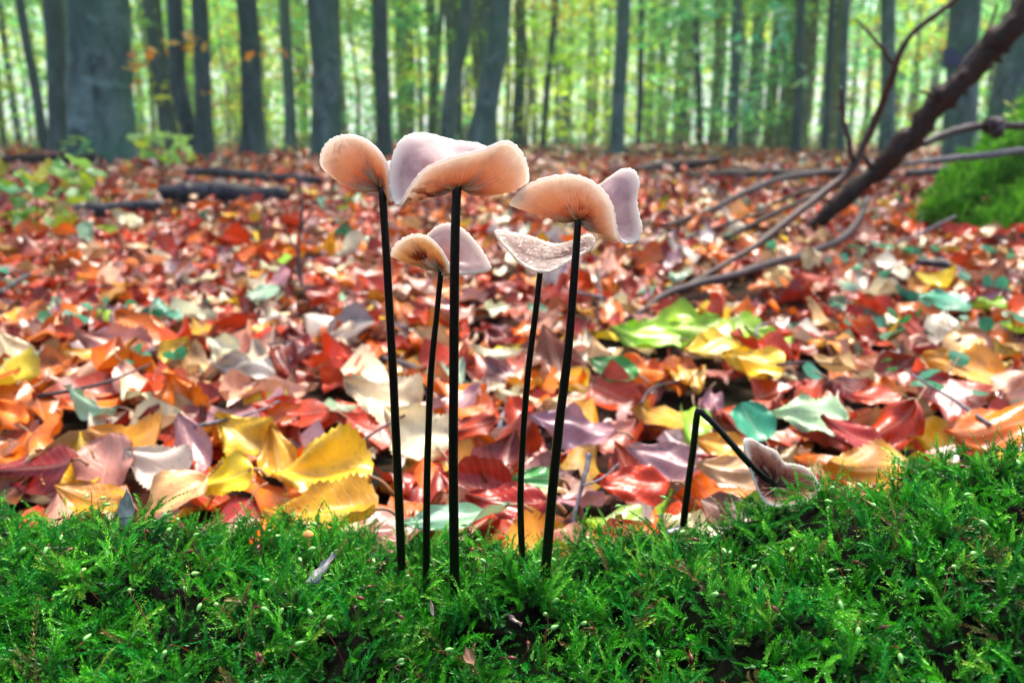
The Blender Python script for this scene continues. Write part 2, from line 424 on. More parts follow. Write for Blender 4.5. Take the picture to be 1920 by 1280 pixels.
def place_leaf(var, loc, rot, size, color, label, group=None, cat='leaf'):
    me, st, k, state = var
    o = thing('fallen_leaf', label, cat, loc, group)
    o.rotation_euler = rot; o.scale = (size,)*3
    b = link('blade', me, o); b.color = (*color, 1)
    link('stalk', st, o)
    return o
MARKS = [(w, *G(a, b, .02)[:2]) for w, a, b in [
 ('near the yellow leaves', 520, 860), ('near the crumpled orange leaf', 335, 750), ('by the black wet stick', 60, 632), ('by the short grey stick', 450, 750),
 ('near the whitish broad leaf', 712, 742), ('by the mauve stick', 860, 725), ('near the dark red glossy leaf', 950, 938), ('by the hooked grey twig', 940, 800),
 ('near the bent stem', 1330, 850), ('near the mottled green leaf', 1512, 776), ('by the lime green leaf heap', 1300, 625), ('by the rough grey stick', 1820, 755),
 ('near the golden yellow leaf', 1815, 690), ('by the forked pale twig', 1680, 740), ('under the mauve grey branch', 1400, 508), ('near the dark bent twig', 1780, 500),
 ('near the teal leaf', 1765, 562), ('by the bare sapling', 566, 530), ('near the level dark twig', 640, 570), ('near the standing mint leaf', 492, 548), ('by the upright mauve twig', 1122, 590),
 ('near the salmon pink leaf', 198, 866), ('near the ragged pink brown leaf', 205, 645), ('near the small torn cream leaf', 412, 648), ('by the slanting black stick end', 20, 538),
 ('near the rolled cream leaf', 930, 658), ('behind the saucer cap', 1020, 500), ('behind the tent-like cap', 830, 500), ('near the upright red round leaf', 310, 480),
 ('near the large orange brown leaf', 1868, 800), ('near the mauve crinkled leaf', 1075, 800), ('near the smooth red leaf', 1640, 742), ('before the leafy sapling', 100, 460), ('at the root of the steep dead branch', 1500, 450)]]
leaf_spots = []      # (x, y, r) taken by leaves
def scatter_leaves(n):
    r_ = np.random.default_rng(21); got = 0; tries = 0
    while got < n and tries < 20000:
        tries += 1
        Y = .40 + 1.35*r_.random()**1.35; x = r_.uniform(-.70, .70)*Y
        s = r_.uniform(.042, .072)
        if any((x-a)**2+(Y-b)**2 < (.36*(s+c))**2 for a, b, c in leaf_spots): continue
        v = LV[r_.integers(len(LV))]
        cn = CH[r_.choice(len(CH), p=PR)]
        if v[2] == 'birch' and r_.random() < .5: cn = r_.choice(['yellow', 'amber', 'cream', 'tan', 'orange', 'rust red'])
        tilt = abs(r_.normal(0, .30))+.06; ax = r_.uniform(0, 6.28)
        Rm = Matrix.Rotation(R(12), 3, 'X') @ Matrix.Rotation(tilt, 3, Vector((math.cos(ax), math.sin(ax), 0))) @ Matrix.Rotation(r_.uniform(0, 6.28), 3, 'Z')
        z = float(ground_z(x, Y)) + .012 + tilt*s*.30 + r_.uniform(0, .012)
        if Y < .45: z = min(z, .02)
        face = 'lying' if tilt < .3 else 'tilted up'
        near = min(MARKS, key=lambda m: (m[1]-x)**2+(m[2]-Y)**2)[0]
        side = 'big ' if s > .064 else ('small ' if s < .050 else '')
        lab = f"{side}{cn} {v[3]} {KINDWORD[v[2]]} {face} {near}"
        place_leaf(v, (x, Y, z), Rm.to_euler(), s, tint(PAL[cn], r_), lab, f"{side}{cn} {KINDWORD[v[2]].replace('leaf', 'leaves')} {face} {near}")
        leaf_spots.append((x, Y, s)); got += 1

# leaves that one can pick out: px, py, length in px, colour, shape, turn, tilt to the viewer, roll, bend, fold, wave, label
HERO = [
 (450, 812, 150, 'yellow', 'birch', 60, 55, 10, .5, .1, .8, 'bright yellow toothed leaf propped up behind two other yellow leaves'),
 (598, 884, 235, 'yellow', 'birch', 80, 34, -6, -.5, .08, .9, 'largest bright yellow leaf, wavy edged, at the back of the mossy log'),
 (418, 898, 130, 'yellow', 'birch', 110, 48, 0, .4, .1, .7, 'small yellow toothed leaf just behind a tall moss shoot'),
 (520, 855, 160, 'amber', 'beech', 30, 40, 18, .7, .4, .8, 'amber orange folded leaf tucked between the yellow leaves'),
 (335, 748, 150, 'orange', 'birch', 20, 62, -10, .9, .3, 2.2, 'crumpled bright orange leaf standing beside a short grey stick'),
 (712, 742, 190, 'cream', 'birch', 70, 40, 8, .3, .1, .9, 'whitish cream broad leaf behind the leaning black stems'),
 (772, 806, 200, 'cream', 'birch', 40, 42, -8, .4, .1, .9, 'cream yellow speckled leaf between the two black stems at the cluster edge'),
 (950, 938, 190, 'deep red', 'beech', 85, 40, 0, .5, .3, .5, 'dark red glossy leaf rising behind the moss between the stems'),
 (1005, 896, 110, 'deep green', 'beech', 100, 45, 10, .4, .2, .4, 'deep green leaf standing just behind the dark red leaf'),
 (850, 968, 260, 'pale mint', 'narrow', 95, 18, -6, .2, .1, .4, 'long pale mint leaf lying flat behind the stem bases'),
 (1412, 790, 105, 'teal green', 'round', 20, 45, 0, .4, .1, .3, 'teal green rounded leaf beside the bent mushroom stem'),
 (1512, 776, 165, 'pale mint', 'birch', 75, 32, -8, -.5, .3, .8, 'mottled pale green and yellow leaf above the broken mushroom cap'),
 (1600, 812, 150, 'deep red', 'beech', 70, 35, 14, .5, .3, .4, 'glossy crimson leaf to the side of the mottled green leaf'),
 (1622, 878, 190, 'amber', 'birch', 95, 40, 6, .8, .4, .6, 'amber yellow leaf with orange fold behind the broken mushroom'),
 (1868, 800, 230, 'orange', 'beech', 95, 30, -8, .5, .3, .5, 'large orange brown leaf under a grey stick by the high moss'),
 (1815, 690, 180, 'amber', 'birch', 80, 34, 12, -.5, .2, .5, 'big golden yellow leaf tilted above the grey stick'),
 (1412, 676, 135, 'yellow', 'birch', 60, 38, -8, .4, .2, .6, 'yellow leaf lying against the heap of lime green leaves'),
 (1210, 628, 165, 'lime green', 'birch', 85, 26, 8, .3, .2, .6, 'lime green leaf on top of the green leaf heap by a twig'),
 (1300, 625, 175, 'lime green', 'birch', 60, 22, -10, -.4, .2, .7, 'yellowish lime leaf in the middle of the green leaf heap'),
 (1440, 628, 110, 'lime green', 'beech', 70, 22, 5, .5, .3, .5, 'small lime leaf at the end of the green leaf heap'),
 (1252, 606, 150, 'lime green', 'birch', 95, 24, -6, .3, .1, .6, 'broad lime leaf at the back of the green leaf heap'),
 (1372, 610, 140, 'lime green', 'birch', 70, 24, 8, .4, .1, .6, 'lime leaf with raised edge at the back end of the green leaf heap'),
 (1330, 648, 130, 'yellow', 'birch', 110, 22, 4, .3, .1, .5, 'pale yellow leaf along the lower edge of the green leaf heap'),
 (1150, 690, 130, 'deep green', 'beech', 50, 45, -14, .5, .2, .3, 'shiny deep green leaf hanging over a dark gap'),
 (1125, 668, 110, 'tan', 'beech', 20, 48, 8, .6, .3, .5, 'tan leaf leaning against the shiny deep green leaf'),
 (60, 878, 190, 'deep red', 'beech', 85, 50, -12, .4, .5, .3, 'dark red pointed leaf folded along its rib beside a yellow leaf'),
 (142, 866, 130, 'yellow', 'birch', 10, 50, 8, .3, .2, .4, 'yellow leaf squeezed between dark red and pink leaves'),
 (198, 866, 130, 'pinkish brown', 'round', 5, 55, 0, .2, .1, .3, 'round salmon pink leaf resting on the yellow leaf'),
 (288, 868, 150, 'pale grey', 'birch', 70, 48, 6, .2, .1, .4, 'pale greyish blunt leaf next to the salmon pink leaf'),
 (355, 832, 160, 'mauve', 'beech', 20, 52, -8, .4, .3, .3, 'smooth mauve leaf with red edge leaning on the pale leaf'),
 (170, 930, 160, 'amber', 'beech', 75, 30, 0, .6, .3, .3, 'olive amber leaf peeping over the moss by a grey splinter'),
 (600, 958, 250, 'amber', 'birch', 88, 14, 0, .3, .1, .5, 'amber leaf flat on the log edge below the largest yellow leaf'),
 (30, 660, 110, 'cream', 'beech', 60, 40, 20, .5, .3, .3, 'cream leaf beside a black stick and a mint leaf'),
 (60, 676, 120, 'pale mint', 'beech', 80, 30, -8, .4, .2, .3, 'pale mint leaf lying under the cream leaf'),
 (205, 645, 150, 'pinkish brown', 'birch', 80, 38, 8, .4, .2, 1., 'ragged pink brown leaf at the tip of the black stick'),
 (412, 648, 85, 'cream', 'birch', 50, 48, -8, .3, .2, .9, 'small torn cream leaf standing apart among red leaves'),
 (460, 692, 140, 'pale grey', 'beech', 85, 34, 0, -.6, .2, 1.2, 'pleated whitish leaf above the short grey stick'),
 (545, 770, 175, 'rust red', 'beech', 95, 35, 10, .6, .3, .4, 'bright rust red leaf at the end of the short grey stick'),
 (930, 658, 125, 'cream', 'narrow', 95, 30, 10, .8, .4, .3, 'cream rolled leaf lying between the two thin stems'),
 (1032, 655, 130, 'brown', 'beech', 10, 62, -4, .4, .3, .3, 'upright brown pointed leaf between two black stems'),
 (880, 800, 130, 'rust red', 'beech', 100, 40, -8, .5, .3, .6, 'red leaf in front of a thick mauve stick'),
 (1185, 905, 180, 'rust red', 'beech', 95, 32, 8, .6, .3, .7, 'orange red leaf lying behind the bare twig on the moss'),
 (1245, 860, 170, 'mauve', 'beech', 60, 42, -8, .5, .3, .5, 'dusty mauve leaf left of the bent mushroom stem'),
 (1355, 835, 130, 'amber', 'beech', 80, 45, 6, .4, .2, .3, 'orange leaf inside the angle of the bent stem'),
 (1370, 880, 150, 'tan', 'beech', 70, 40, -10, .9, .3, .4, 'tan arched leaf below the bent stem'),
 (1640, 742, 110, 'rust red', 'beech', 95, 32, 4, .4, .2, .2, 'smooth bright red leaf by a thin pale twig'),
 (1075, 800, 200, 'mauve', 'beech', 85, 34, 10, .5, .3, .8, 'mauve crinkled leaf behind the thickest slanting stem'),
 (1765, 562, 110, 'teal green', 'birch', 80, 30, 6, .3, .2, .5, 'teal leaf under a dark fallen twig'),
 (492, 548, 80, 'pale mint', 'beech', 120, 40, 6, .3, .3, .2, 'mint leaf standing out amid red leaves in mid litter'),
 (195, 432, 48, 'lime green', 'birch', 70, 55, 6, .3, .2, .3, 'lime yellow leaf below the leafy sapling'),
 (310, 462, 50, 'rust red', 'round', 30, 65, 6, .3, .2, .2, 'upright vivid red round leaf in the mid litter'),
]
def hero_leaves():
    for i, (px, py, lpx, cn, kind, turn, tilt, roll, bend, fold, wave, lab) in enumerate(HERO):
        p = G(px, py, .022)
        if p[1] < .40: p = P(px, py, .40)
        dist = np.linalg.norm(p-np.array([0, 0, CZ])); L = lpx*dist/FPX*.82
        W = L*{'beech': .62, 'narrow': .36, 'birch': .80, 'round': .9}[kind]
        V, F, uv = leaf_geo(30, 12, L, W, kind, bend*1.3, fold*1.4, .4, wave*1.1+.3, .3, 300+i)
        V = V - V.mean(0)
        Rm = rotm(0, 0, R(turn)); V = V@Rm.T
        V = V@rotm(R(tilt*.85), R(roll), 0).T
        o = thing('fallen_leaf', lab, 'leaf', p)
        lowest = V[:, 2].min()+p[2]; 
        b = link('blade', mesh('leaf_blade', V, F, M['leaf_obj'], True, uv), o); b.color = (*tint(PAL[cn], np.random.default_rng(i), .08), 1)
        base = V.reshape(31, 13, 3)[0, 6]; nxt = V.reshape(31, 13, 3)[3, 6]; d = (base-nxt); d /= np.linalg.norm(d)+1e-9
        c = spline([base-d*.003, base+d*L*.1+[0, 0, -.002], base+d*L*.2+[0, 0, -.008]], 6)
        Vs, Fs, us = tube(c, np.linspace(.0008, .0012, 6), 5)
        link('stalk', mesh('leaf_stalk', Vs, Fs, M['stalk'], True, us), o)
        leaf_spots.append((p[0], p[1], L*.75))
hero_leaves()
scatter_leaves(249)

# ------------------------------------------------------------------ leaf litter: everything beyond the ones picked out
KEEP = [(P(*a)[:2], P(*b)[:2], k) for a, b, k in [((300, 362, 3.05), (535, 366, 2.95), .07), ((110, 398, 2.4), (310, 388, 2.5), .05), ((350, 322, 4.6), (600, 338, 4.1), .06), ((1130, 328, 5.2), (1352, 298, 5.6), .1),
        ((1290, 330, 4.8), (1580, 330, 4.6), .09), ((1192, 590, 1.0), (1400, 508, 1.22), .022), ((1400, 508, 1.22), (1592, 436, 1.6), .03), ((1275, 545, 1.2), (1420, 458, 1.35), .025), ((1248, 424, 2.), (1440, 342, 2.6), .04), ((1360, 447, 1.65), (1545, 358, 2.1), .03), ((-60, 306, 6.2), (190, 300, 6.6), .1)]]
def litter():
    r_ = np.random.default_rng(5)
    lo = [leaf_geo(6, 4, 1, w, k, b, f, c, wv, t, 40+i) for i, (w, k, b, f, c, wv, t) in enumerate(
        [(.6, 'beech', .9, .3, .4, 1.2, .4), (.55, 'beech', -1.0, .1, -.4, 1.0, -.5), (.62, 'beech', .4, .5, .6, 1.4, .3), (.5, 'narrow', 1.6, .2, .3, 1, .6),
         (.75, 'birch', -.5, .2, .7, 1.2, -.2), (.6, 'beech', 1.4, -.1, .8, 1.2, -.8), (.58, 'beech', -.3, .3, .2, 1.8, .7), (.7, 'birch', .7, .4, -.3, 1.3, .2)])]
    vl = [leaf_geo(3, 2, 1, w, k, b, f, 0, .6, t, 80+i) for i, (w, k, b, f, t) in enumerate(
        [(.65, 'beech', .8, .3, .4), (.6, 'beech', -.9, .1, -.5), (.75, 'birch', .5, .5, .3), (.55, 'narrow', 1.4, .2, .6)])]
    cols = np.array([PAL[c] for c in CH])
    Vs, Fs, UVs, Cs = [], [], [], []; nv = 0
    def batch(n, y0, y1, pw, bank, s0, s1, zlo, zhi, tl, wide=.98):
        nonlocal nv
        which = r_.integers(len(bank), size=n)
        for b, (V, F, uv) in enumerate(bank):
            m = int((which == b).sum())
            if not m: continue
            Y = np.sqrt(y0**2 + (y1**2-y0**2)*r_.random(m)**pw); X = r_.uniform(-wide, wide, m)*(Y+.15)
            s = r_.uniform(s0, s1, m); a = r_.uniform(0, 6.28, m); tx = r_.normal(0, tl, m)+.12; ty = r_.normal(0, tl, m)
            ca, sa = np.cos(a), np.sin(a); z0 = np.zeros(m); o1 = np.ones(m)
            Rz = np.stack([ca, -sa, z0, sa, ca, z0, z0, z0, o1], -1).reshape(m, 3, 3)
            Rx = np.stack([o1, z0, z0, z0, np.cos(tx), -np.sin(tx), z0, np.sin(tx), np.cos(tx)], -1).reshape(m, 3, 3)
            Ry = np.stack([np.cos(ty), z0, np.sin(ty), z0, o1, z0, -np.sin(ty), z0, np.cos(ty)], -1).reshape(m, 3, 3)
            RR = Rx@Ry@Rz
            W = np.einsum('mij,vj->mvi', RR, V)*s[:, None, None]
            Z = ground_z(X, Y) + r_.uniform(zlo, zhi, m) + np.abs(tx)*s*.25
            W = W + np.stack([X, Y, Z], -1)[:, None, :]
            far_ = np.ones(m, bool)
            for (ax, ay), (bx, by), kr in KEEP:
                dx, dy = bx-ax, by-ay; q = np.clip(((X-ax)*dx+(Y-ay)*dy)/(dx*dx+dy*dy), 0, 1)
                ex, ey = X-ax-q*dx, Y-ay-q*dy
                far_ &= ~((np.hypot(ex, ey) < kr) | ((np.abs(ex) < kr) & (ey < 0) & (ey > -3.0*kr)))
            W = W[far_]; m = len(W)
            k = r_.choice(len(CH), m, p=PR); c = cols[k]*r_.uniform(.5, 1.15, (m, 1))*r_.uniform(.9, 1.1, (m, 3))
            Vs.append(W.reshape(-1, 3)); UVs.append(np.tile(uv, (m, 1))); Cs.append(np.repeat(c, len(V), 0))
            Fs.append((F[None]+(np.arange(m)*len(V))[:, None, None]+nv).reshape(-1, 4)); nv += m*len(V)
    batch(4500, .40, 2.0, 1, lo, .045, .075, .000, .018, .25)
    batch(1450, 1.2, 2.4, 1, lo, .05, .08, .014, .036, .36)
    batch(6600, 1.9, 5.0, 1, lo, .05, .085, .004, .045, .36)
    batch(8600, 4.5, 12., 1, vl, .07, .13, .01, .07, .45)
    batch(7000, 11., 28., 1, vl, .10, .22, .01, .10, .45)
    me = mesh('leaf_litter', np.vstack(Vs), np.vstack(Fs), M['leaf_mass'], True, np.vstack(UVs), {'col': np.clip(np.vstack(Cs), 0, .95)})
    link('leaf_litter', me, kind='stuff', label='dense carpet of red, orange and brown fallen leaves over the forest floor', category='leaf litter')
litter()

# ------------------------------------------------------------------ mossy log
def moss_shoot(seed, L=.018, pairs=13, leafl=.0022, droop=.6, side=True):
    """a feathery shoot along +z, bending to +x; one tuft of many tiny leaves"""
    r_ = np.random.default_rng(seed); A = Acc()
    def axis(o, d, bend, ln, n):
        t = np.linspace(0, 1, n)[:, None]
        return o + d*ln*t + bend*ln*t**2
    axes = [(np.zeros(3), np.array([0, 0, 1.]), np.array([droop, 0, -.25*droop]), L, pairs, 1.0)]
    if side:
        for k in range(r_.integers(2, 5)):
            t = r_.uniform(.2, .65); a = r_.choice([-1, 1])*r_.uniform(.6, 1.1)
            o = np.array([droop*L*t*t, 0, L*t]); d = np.array([.25, math.sin(a), .75]); d /= np.linalg.norm(d)
            axes.append((o, d, np.array([.25, 0, -.2]), L*r_.uniform(.3, .5), max(5, pairs//2), .75))
    for o, d, b, ln, n, sc in axes:
        pts = axis(o, d, b, ln, n+1); T = np.gradient(pts, axis=0); T /= np.linalg.norm(T, axis=1)[:, None]
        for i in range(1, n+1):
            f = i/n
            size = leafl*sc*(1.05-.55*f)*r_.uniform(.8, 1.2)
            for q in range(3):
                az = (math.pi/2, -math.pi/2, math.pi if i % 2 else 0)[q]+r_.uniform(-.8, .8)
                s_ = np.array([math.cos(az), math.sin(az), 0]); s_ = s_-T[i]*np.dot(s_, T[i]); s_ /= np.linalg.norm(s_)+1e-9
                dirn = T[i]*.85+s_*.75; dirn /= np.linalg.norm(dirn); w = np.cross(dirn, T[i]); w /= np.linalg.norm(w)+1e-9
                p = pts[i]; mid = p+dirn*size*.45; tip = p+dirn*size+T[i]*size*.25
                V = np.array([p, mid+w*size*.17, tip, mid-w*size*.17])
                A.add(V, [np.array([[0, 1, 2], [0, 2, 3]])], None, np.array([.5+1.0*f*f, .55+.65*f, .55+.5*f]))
    return np.vstack(A.V), np.vstack(A.F[3]), np.vstack(A.C)
def moss_field(pts, nrm, bank, scale, lean, cols, r_, tiltsd=.5):
    n = len(pts); which = r_.integers(len(bank), size=n); Vs, Fs, Cs = [], [], []; nv = 0
    for b, (V, F, C) in enumerate(bank):
        ix = np.where(which == b)[0]; m = len(ix)
        if not m: continue
        up = nrm[ix] + r_.normal(0, tiltsd, (m, 3)) + lean; up /= np.linalg.norm(up, axis=1)[:, None]
        a = r_.uniform(0, 6.28, m); h = np.stack([np.cos(a), np.sin(a), np.zeros(m)], -1)
        x = h - up*(h*up).sum(1)[:, None]; x /= np.linalg.norm(x, axis=1)[:, None]+1e-9; y = np.cross(up, x)
        RR = np.stack([x, y, up], -1); s = r_.uniform(*scale, m)
        W = np.einsum('mij,vj->mvi', RR, V)*s[:, None, None] + pts[ix][:, None, :]
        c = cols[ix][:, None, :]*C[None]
        Vs.append(W.reshape(-1, 3)); Cs.append(c.reshape(-1, 3)); Fs.append((F[None]+(np.arange(m)*len(V))[:, None, None]+nv).reshape(-1, 3)); nv += m*len(V)
    return np.vstack(Vs), np.vstack(Fs), np.vstack(Cs)
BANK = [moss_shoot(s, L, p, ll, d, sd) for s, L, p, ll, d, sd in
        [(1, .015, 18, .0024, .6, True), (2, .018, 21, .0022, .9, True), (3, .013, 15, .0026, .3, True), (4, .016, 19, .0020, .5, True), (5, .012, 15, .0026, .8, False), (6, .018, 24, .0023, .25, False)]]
def mossy_log():
    root = thing('mossy_log', 'low rotten log under a thick carpet of wet green moss, carrying the black-stemmed mushrooms', 'log')
    xs = np.linspace(-.42, .42, 170); ys = np.concatenate([np.linspace(.02, .2, 16), np.linspace(.205, .44, 60)])
    X, Y = np.meshgrid(xs, ys); Z = np.maximum(log_z(X, Y)-.004, -.03)
    V = np.stack([X, Y, Z], -1).reshape(-1, 3)
    link('wood', mesh('log_wood', V, grid_faces(len(ys), len(xs)), M['log_core']), root)
    r_ = np.random.default_rng(11); n = 9500
    x = r_.uniform(-.34, .34, n); y = .14+.235*r_.random(n)
    keep = (np.abs(x) < .8*y+.07) & (y > (.22-log_z(x, y))/.751-.035); x, y = x[keep], y[keep]
    patch = np.sin(60*x+2)*np.cos(55*y+1)+.6*np.sin(110*x+70*y)
    keep = r_.random(len(x)) < np.clip(.74+.45*patch, .22, 1); x, y, patch = x[keep], y[keep], patch[keep]
    for bx, by, Yb in ((752, 1062, .288), (799, 1085, .291), (852, 1100, .275), (979, 1035, .302), (1021, 1092, .280)):
        q = P(bx, by, Yb); m = 26; x = np.append(x, q[0]+r_.normal(0, .0045, m)); y = np.append(y, Yb-np.abs(r_.normal(.004, .004, m)))
    z = log_z(x, y)-.003
    e = .002; nx = -(log_z(x+e, y)-log_z(x-e, y))/(2*e); ny = -(log_z(x, y+e)-log_z(x, y-e))/(2*e)
    N = np.stack([nx, ny, np.ones_like(nx)], -1); N /= np.linalg.norm(N, axis=1)[:, None]
    pal = np.array([(.026, .22, .007), (.052, .35, .011), (.018, .26, .025), (.14, .50, .038), (.007, .085, .006), (.22, .46, .045)])
    c = pal[r_.choice(len(pal), len(x), p=[.24, .26, .2, .14, .12, .04])]*r_.uniform(.75, 1.3, (len(x), 1))
    dry = (r_.random(len(x)) < .03); c[dry] = (.20, .16, .05)
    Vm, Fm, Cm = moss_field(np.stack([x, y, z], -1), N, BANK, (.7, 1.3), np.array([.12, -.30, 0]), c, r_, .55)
    n2 = 6400; x = r_.uniform(-.34, .34, n2); y = .14+.235*r_.random(n2); z = log_z(x, y)-.003
    kk = y > (.22-z)/.751-.03; x, y, z = x[kk], y[kk], z[kk]; n2 = len(x)
    N2 = np.tile([0, 0, 1.], (n2, 1)); c2 = pal[r_.choice([0, 2, 4], n2)]*r_.uniform(.6, 1.1, (n2, 1))
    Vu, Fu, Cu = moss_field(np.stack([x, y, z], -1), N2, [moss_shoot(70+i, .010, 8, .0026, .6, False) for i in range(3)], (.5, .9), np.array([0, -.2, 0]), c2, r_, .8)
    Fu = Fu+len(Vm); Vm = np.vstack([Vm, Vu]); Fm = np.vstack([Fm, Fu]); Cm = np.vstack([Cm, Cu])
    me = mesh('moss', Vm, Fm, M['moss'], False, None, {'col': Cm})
    link('moss', me, root, kind='stuff')
    # single spore stalks standing out of the moss
    def spore(seed, L, green):
        q = np.random.default_rng(seed); d = q.uniform(-.25, .25, 2)
        pts = spline([(0, 0, 0), (d[0]*L*.3, d[1]*L*.3, L*.55), (d[0]*L, d[1]*L, L*.97), (d[0]*L+.0012, d[1]*L, L), (d[0]*L+.0030, d[1]*L, L-.0004)], 12)
        V1, F1, _ = tube(pts, .00016, 4, cap=False)
        t = np.linspace(0, 1, 7); cpts = spline([pts[-2], pts[-1]+[.0004, 0, 0], pts[-1]+[.0022, 0, -.0006]], 7)
        rr = .00075*np.sin(np.pi*np.clip(t*.86+.09, 0, 1))**.7
        V2, F2, _ = tube(cpts, rr, 7)
        return mesh('seta', V1, F1, M['seta']), mesh('spore_capsule', V2, F2, M['caps_green' if green else 'caps_red'])
    bank = [spore(60+i, L, g) for i, (L, g) in enumerate([(.013, 1), (.016, 1), (.011, 0), (.018, 1), (.014, 1), (.012, 0), (.020, 1)])]
    for k in range(120):
        yy = r_.uniform(.215, .345); xx = r_.uniform(-.64, .64)*yy
        s, c_ = bank[r_.integers(len(bank))]
        o = link('spore_stalk', s, root, (xx, yy, float(log_z(xx, yy)))); o.rotation_euler = (r_.normal(0, .35), r_.normal(0, .35), r_.uniform(0, 6.28))
        link('capsule', c_, o)
    # tall single shoots along the crest
    tall = [(420, 975, .013), (1225, 985, .014), (1240, 990, .009), (1265, 965, .018), (1845, 870, .012), (1150, 1000, .010), (905, 1010, .010), (640, 975, .008), (1560, 955, .009), (1700, 905, .012), (560, 985, .009)]
    for i, (px, py, L) in enumerate(tall):
        p = P(px, py, .325); p[2] = float(log_z(p[0], p[1]))
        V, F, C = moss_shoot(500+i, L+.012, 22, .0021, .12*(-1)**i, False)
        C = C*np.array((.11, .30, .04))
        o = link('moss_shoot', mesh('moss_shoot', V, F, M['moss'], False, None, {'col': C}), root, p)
        o.rotation_euler = (r_.normal(0, .12), r_.normal(0, .15), r_.uniform(0, 6))
    return root
mossy_log()

# ------------------------------------------------------------------ mushrooms
def cap_and_gills(C, rim, Y0, n_gill=54, updir=(0, 0, 1), t0=.0018, tr=.0009, gmat='gill', cmat='cap', stain_at=None, gamp=.0009, seed=0):
    S = Y0/FPX*1.02; r_ = np.random.default_rng(seed)
    NT_, NR = n_gill*10, 26
    rp = pspline(rim, NT_)
    th = np.arange(NT_)*2*math.pi/NT_
    wob = np.sin(th*37+1)*.5+np.sin(th*61+2)*.5
    Rw = np.array([P(a, b, Y0+d*S) for a, b, d, _ in rp]); Cw = P(C[0], C[1], Y0+C[2]*S)
    dz = rp[:, 3]*S
    Mw = Cw + .55*(Rw-Cw); Mw[:, 2] -= dz
    rr = np.linspace(.03, 1, NR)**.9
    t = rr[:, None, None]
    U = (1-t)**2*Cw + 2*t*(1-t)*Mw[None] + t**2*Rw[None]
    Tr = np.gradient(U, axis=0); Tt = (np.roll(U, -1, 1)-np.roll(U, 1, 1))
    N = np.cross(Tr, Tt); N /= np.linalg.norm(N, axis=2)[..., None]+1e-12
    if (N[2:8].mean((0, 1))*np.array(updir)).sum() < 0: N = -N          # N points to the upper side
    for _ in range(2): N = (N+np.roll(N, 1, 1)+np.roll(N, -1, 1)); N /= np.linalg.norm(N, axis=2)[..., None]+1e-12
    thick = (t0*(1-rr**2)+tr)[:, None, None]
    T_ = U + N*thick
    g1 = np.clip(.5+.5*np.cos(th*n_gill), 0, 1)**4; g2 = np.clip(.5-.5*np.cos(th*n_gill), 0, 1)**4
    a1 = np.clip(np.sin(math.pi*np.clip(rr, 0, 1)**.6), 0, 1)[:, None]; a2 = np.clip((rr-.5)*3, 0, 1)[:, None]*np.clip((1-rr)*8, 0, 1)[:, None]
    vary = 1+.5*np.sin(th*5+seed)+.3*np.sin(th*11+2*seed)
    crease = np.clip(np.sin(th*3+seed*1.7)*1.2, .4, 1)+np.exp(-((rr-.22)/.2)**2)[:, None]*.9
    ridge = (a1*g1[None]+.45*a2*g2[None])*np.clip(vary, .2, 2)[None]*crease
    Gd = U - N*(ridge*gamp)[..., None] - N*.00005
    rad = np.repeat(rr, NT_)
    st = np.ones(NR*NT_)*.25
    if stain_at is not None:
        sx, sy, srad = stain_at; sc = P(sx, sy, Y0-8*S)
        st = np.exp(-(np.linalg.norm(Gd.reshape(-1, 3)-sc, axis=1)/(srad*S))**2)*1.6+.12
    gm = mesh('gills', Gd[:-1].reshape(-1, 3), grid_faces(NR-1, NT_, True), M[gmat], True, None,
              {'rad': rad[:-NT_], 'gill': ridge[:-1].ravel(), 'stain': st[:-NT_]})
    # cap: upper face, a rounded lip, and the inner edge of the under side
    out = Rw-Cw; out /= np.linalg.norm(out, axis=1)[:, None]
    er = np.gradient(U, axis=0)[-1]; er /= np.linalg.norm(er, axis=1)[:, None]
    lip = U[-1] + N[-1]*tr*.5 + er*tr*(.7+.25*wob)[:, None]
    lip2 = U[-1] + er*tr*.35 - N[-1]*.0001
    rows = np.concatenate([T_, (T_[-1]*.4+lip*.6 + N[-1]*tr*.12)[None], lip[None], lip2[None], (U[-2]-N[-2]*.00003)[None]], 0)
    n = len(rows); rc = np.concatenate([np.repeat(rr, NT_), np.ones(4*NT_)])
    ctop = T_[0].mean(0); V = np.vstack([rows.reshape(-1, 3), ctop]); rc = np.append(rc, 0)
    j = np.arange(NT_); fan = np.stack([np.full(NT_, len(V)-1), (j+1) % NT_, j], 1)
    cm = mesh('cap', V, [grid_faces(n, NT_, True), fan], M[cmat], True, None, {'rad': rc})
    return cm, gm, Cw
def mushroom(label, Y0, C, rim, stem, widths, **k):
    cm, gm, Cw = cap_and_gills(C, rim, Y0, **k)
    sp_ = np.array([P(a, b, Y0+(c_[0]*Y0/FPX if c_ else 0)) for a, b, *c_ in stem])
    sp_[0] = Cw + np.array([0, 0, .0006]) if not k.get('keep') else sp_[0]
    n = 60 if len(stem) > 8 else 40
    path = spline(sp_, n)
    w = np.interp(np.linspace(0, 1, n), np.linspace(0, 1, len(widths)), widths)*Y0/FPX/2
    V, F, uv = tube(path, w, 14, .02, 3)
    base = path[-1]
    o = thing('mushroom', label, 'mushroom', base)
    for nm, me in (('cap', cm), ('gills', gm), ('stem', mesh('stem', V, F, M['stem'], True, uv))):
        c = link(nm, me, o); c.matrix_parent_inverse = Matrix.Translation(-Vector(base))
    return o
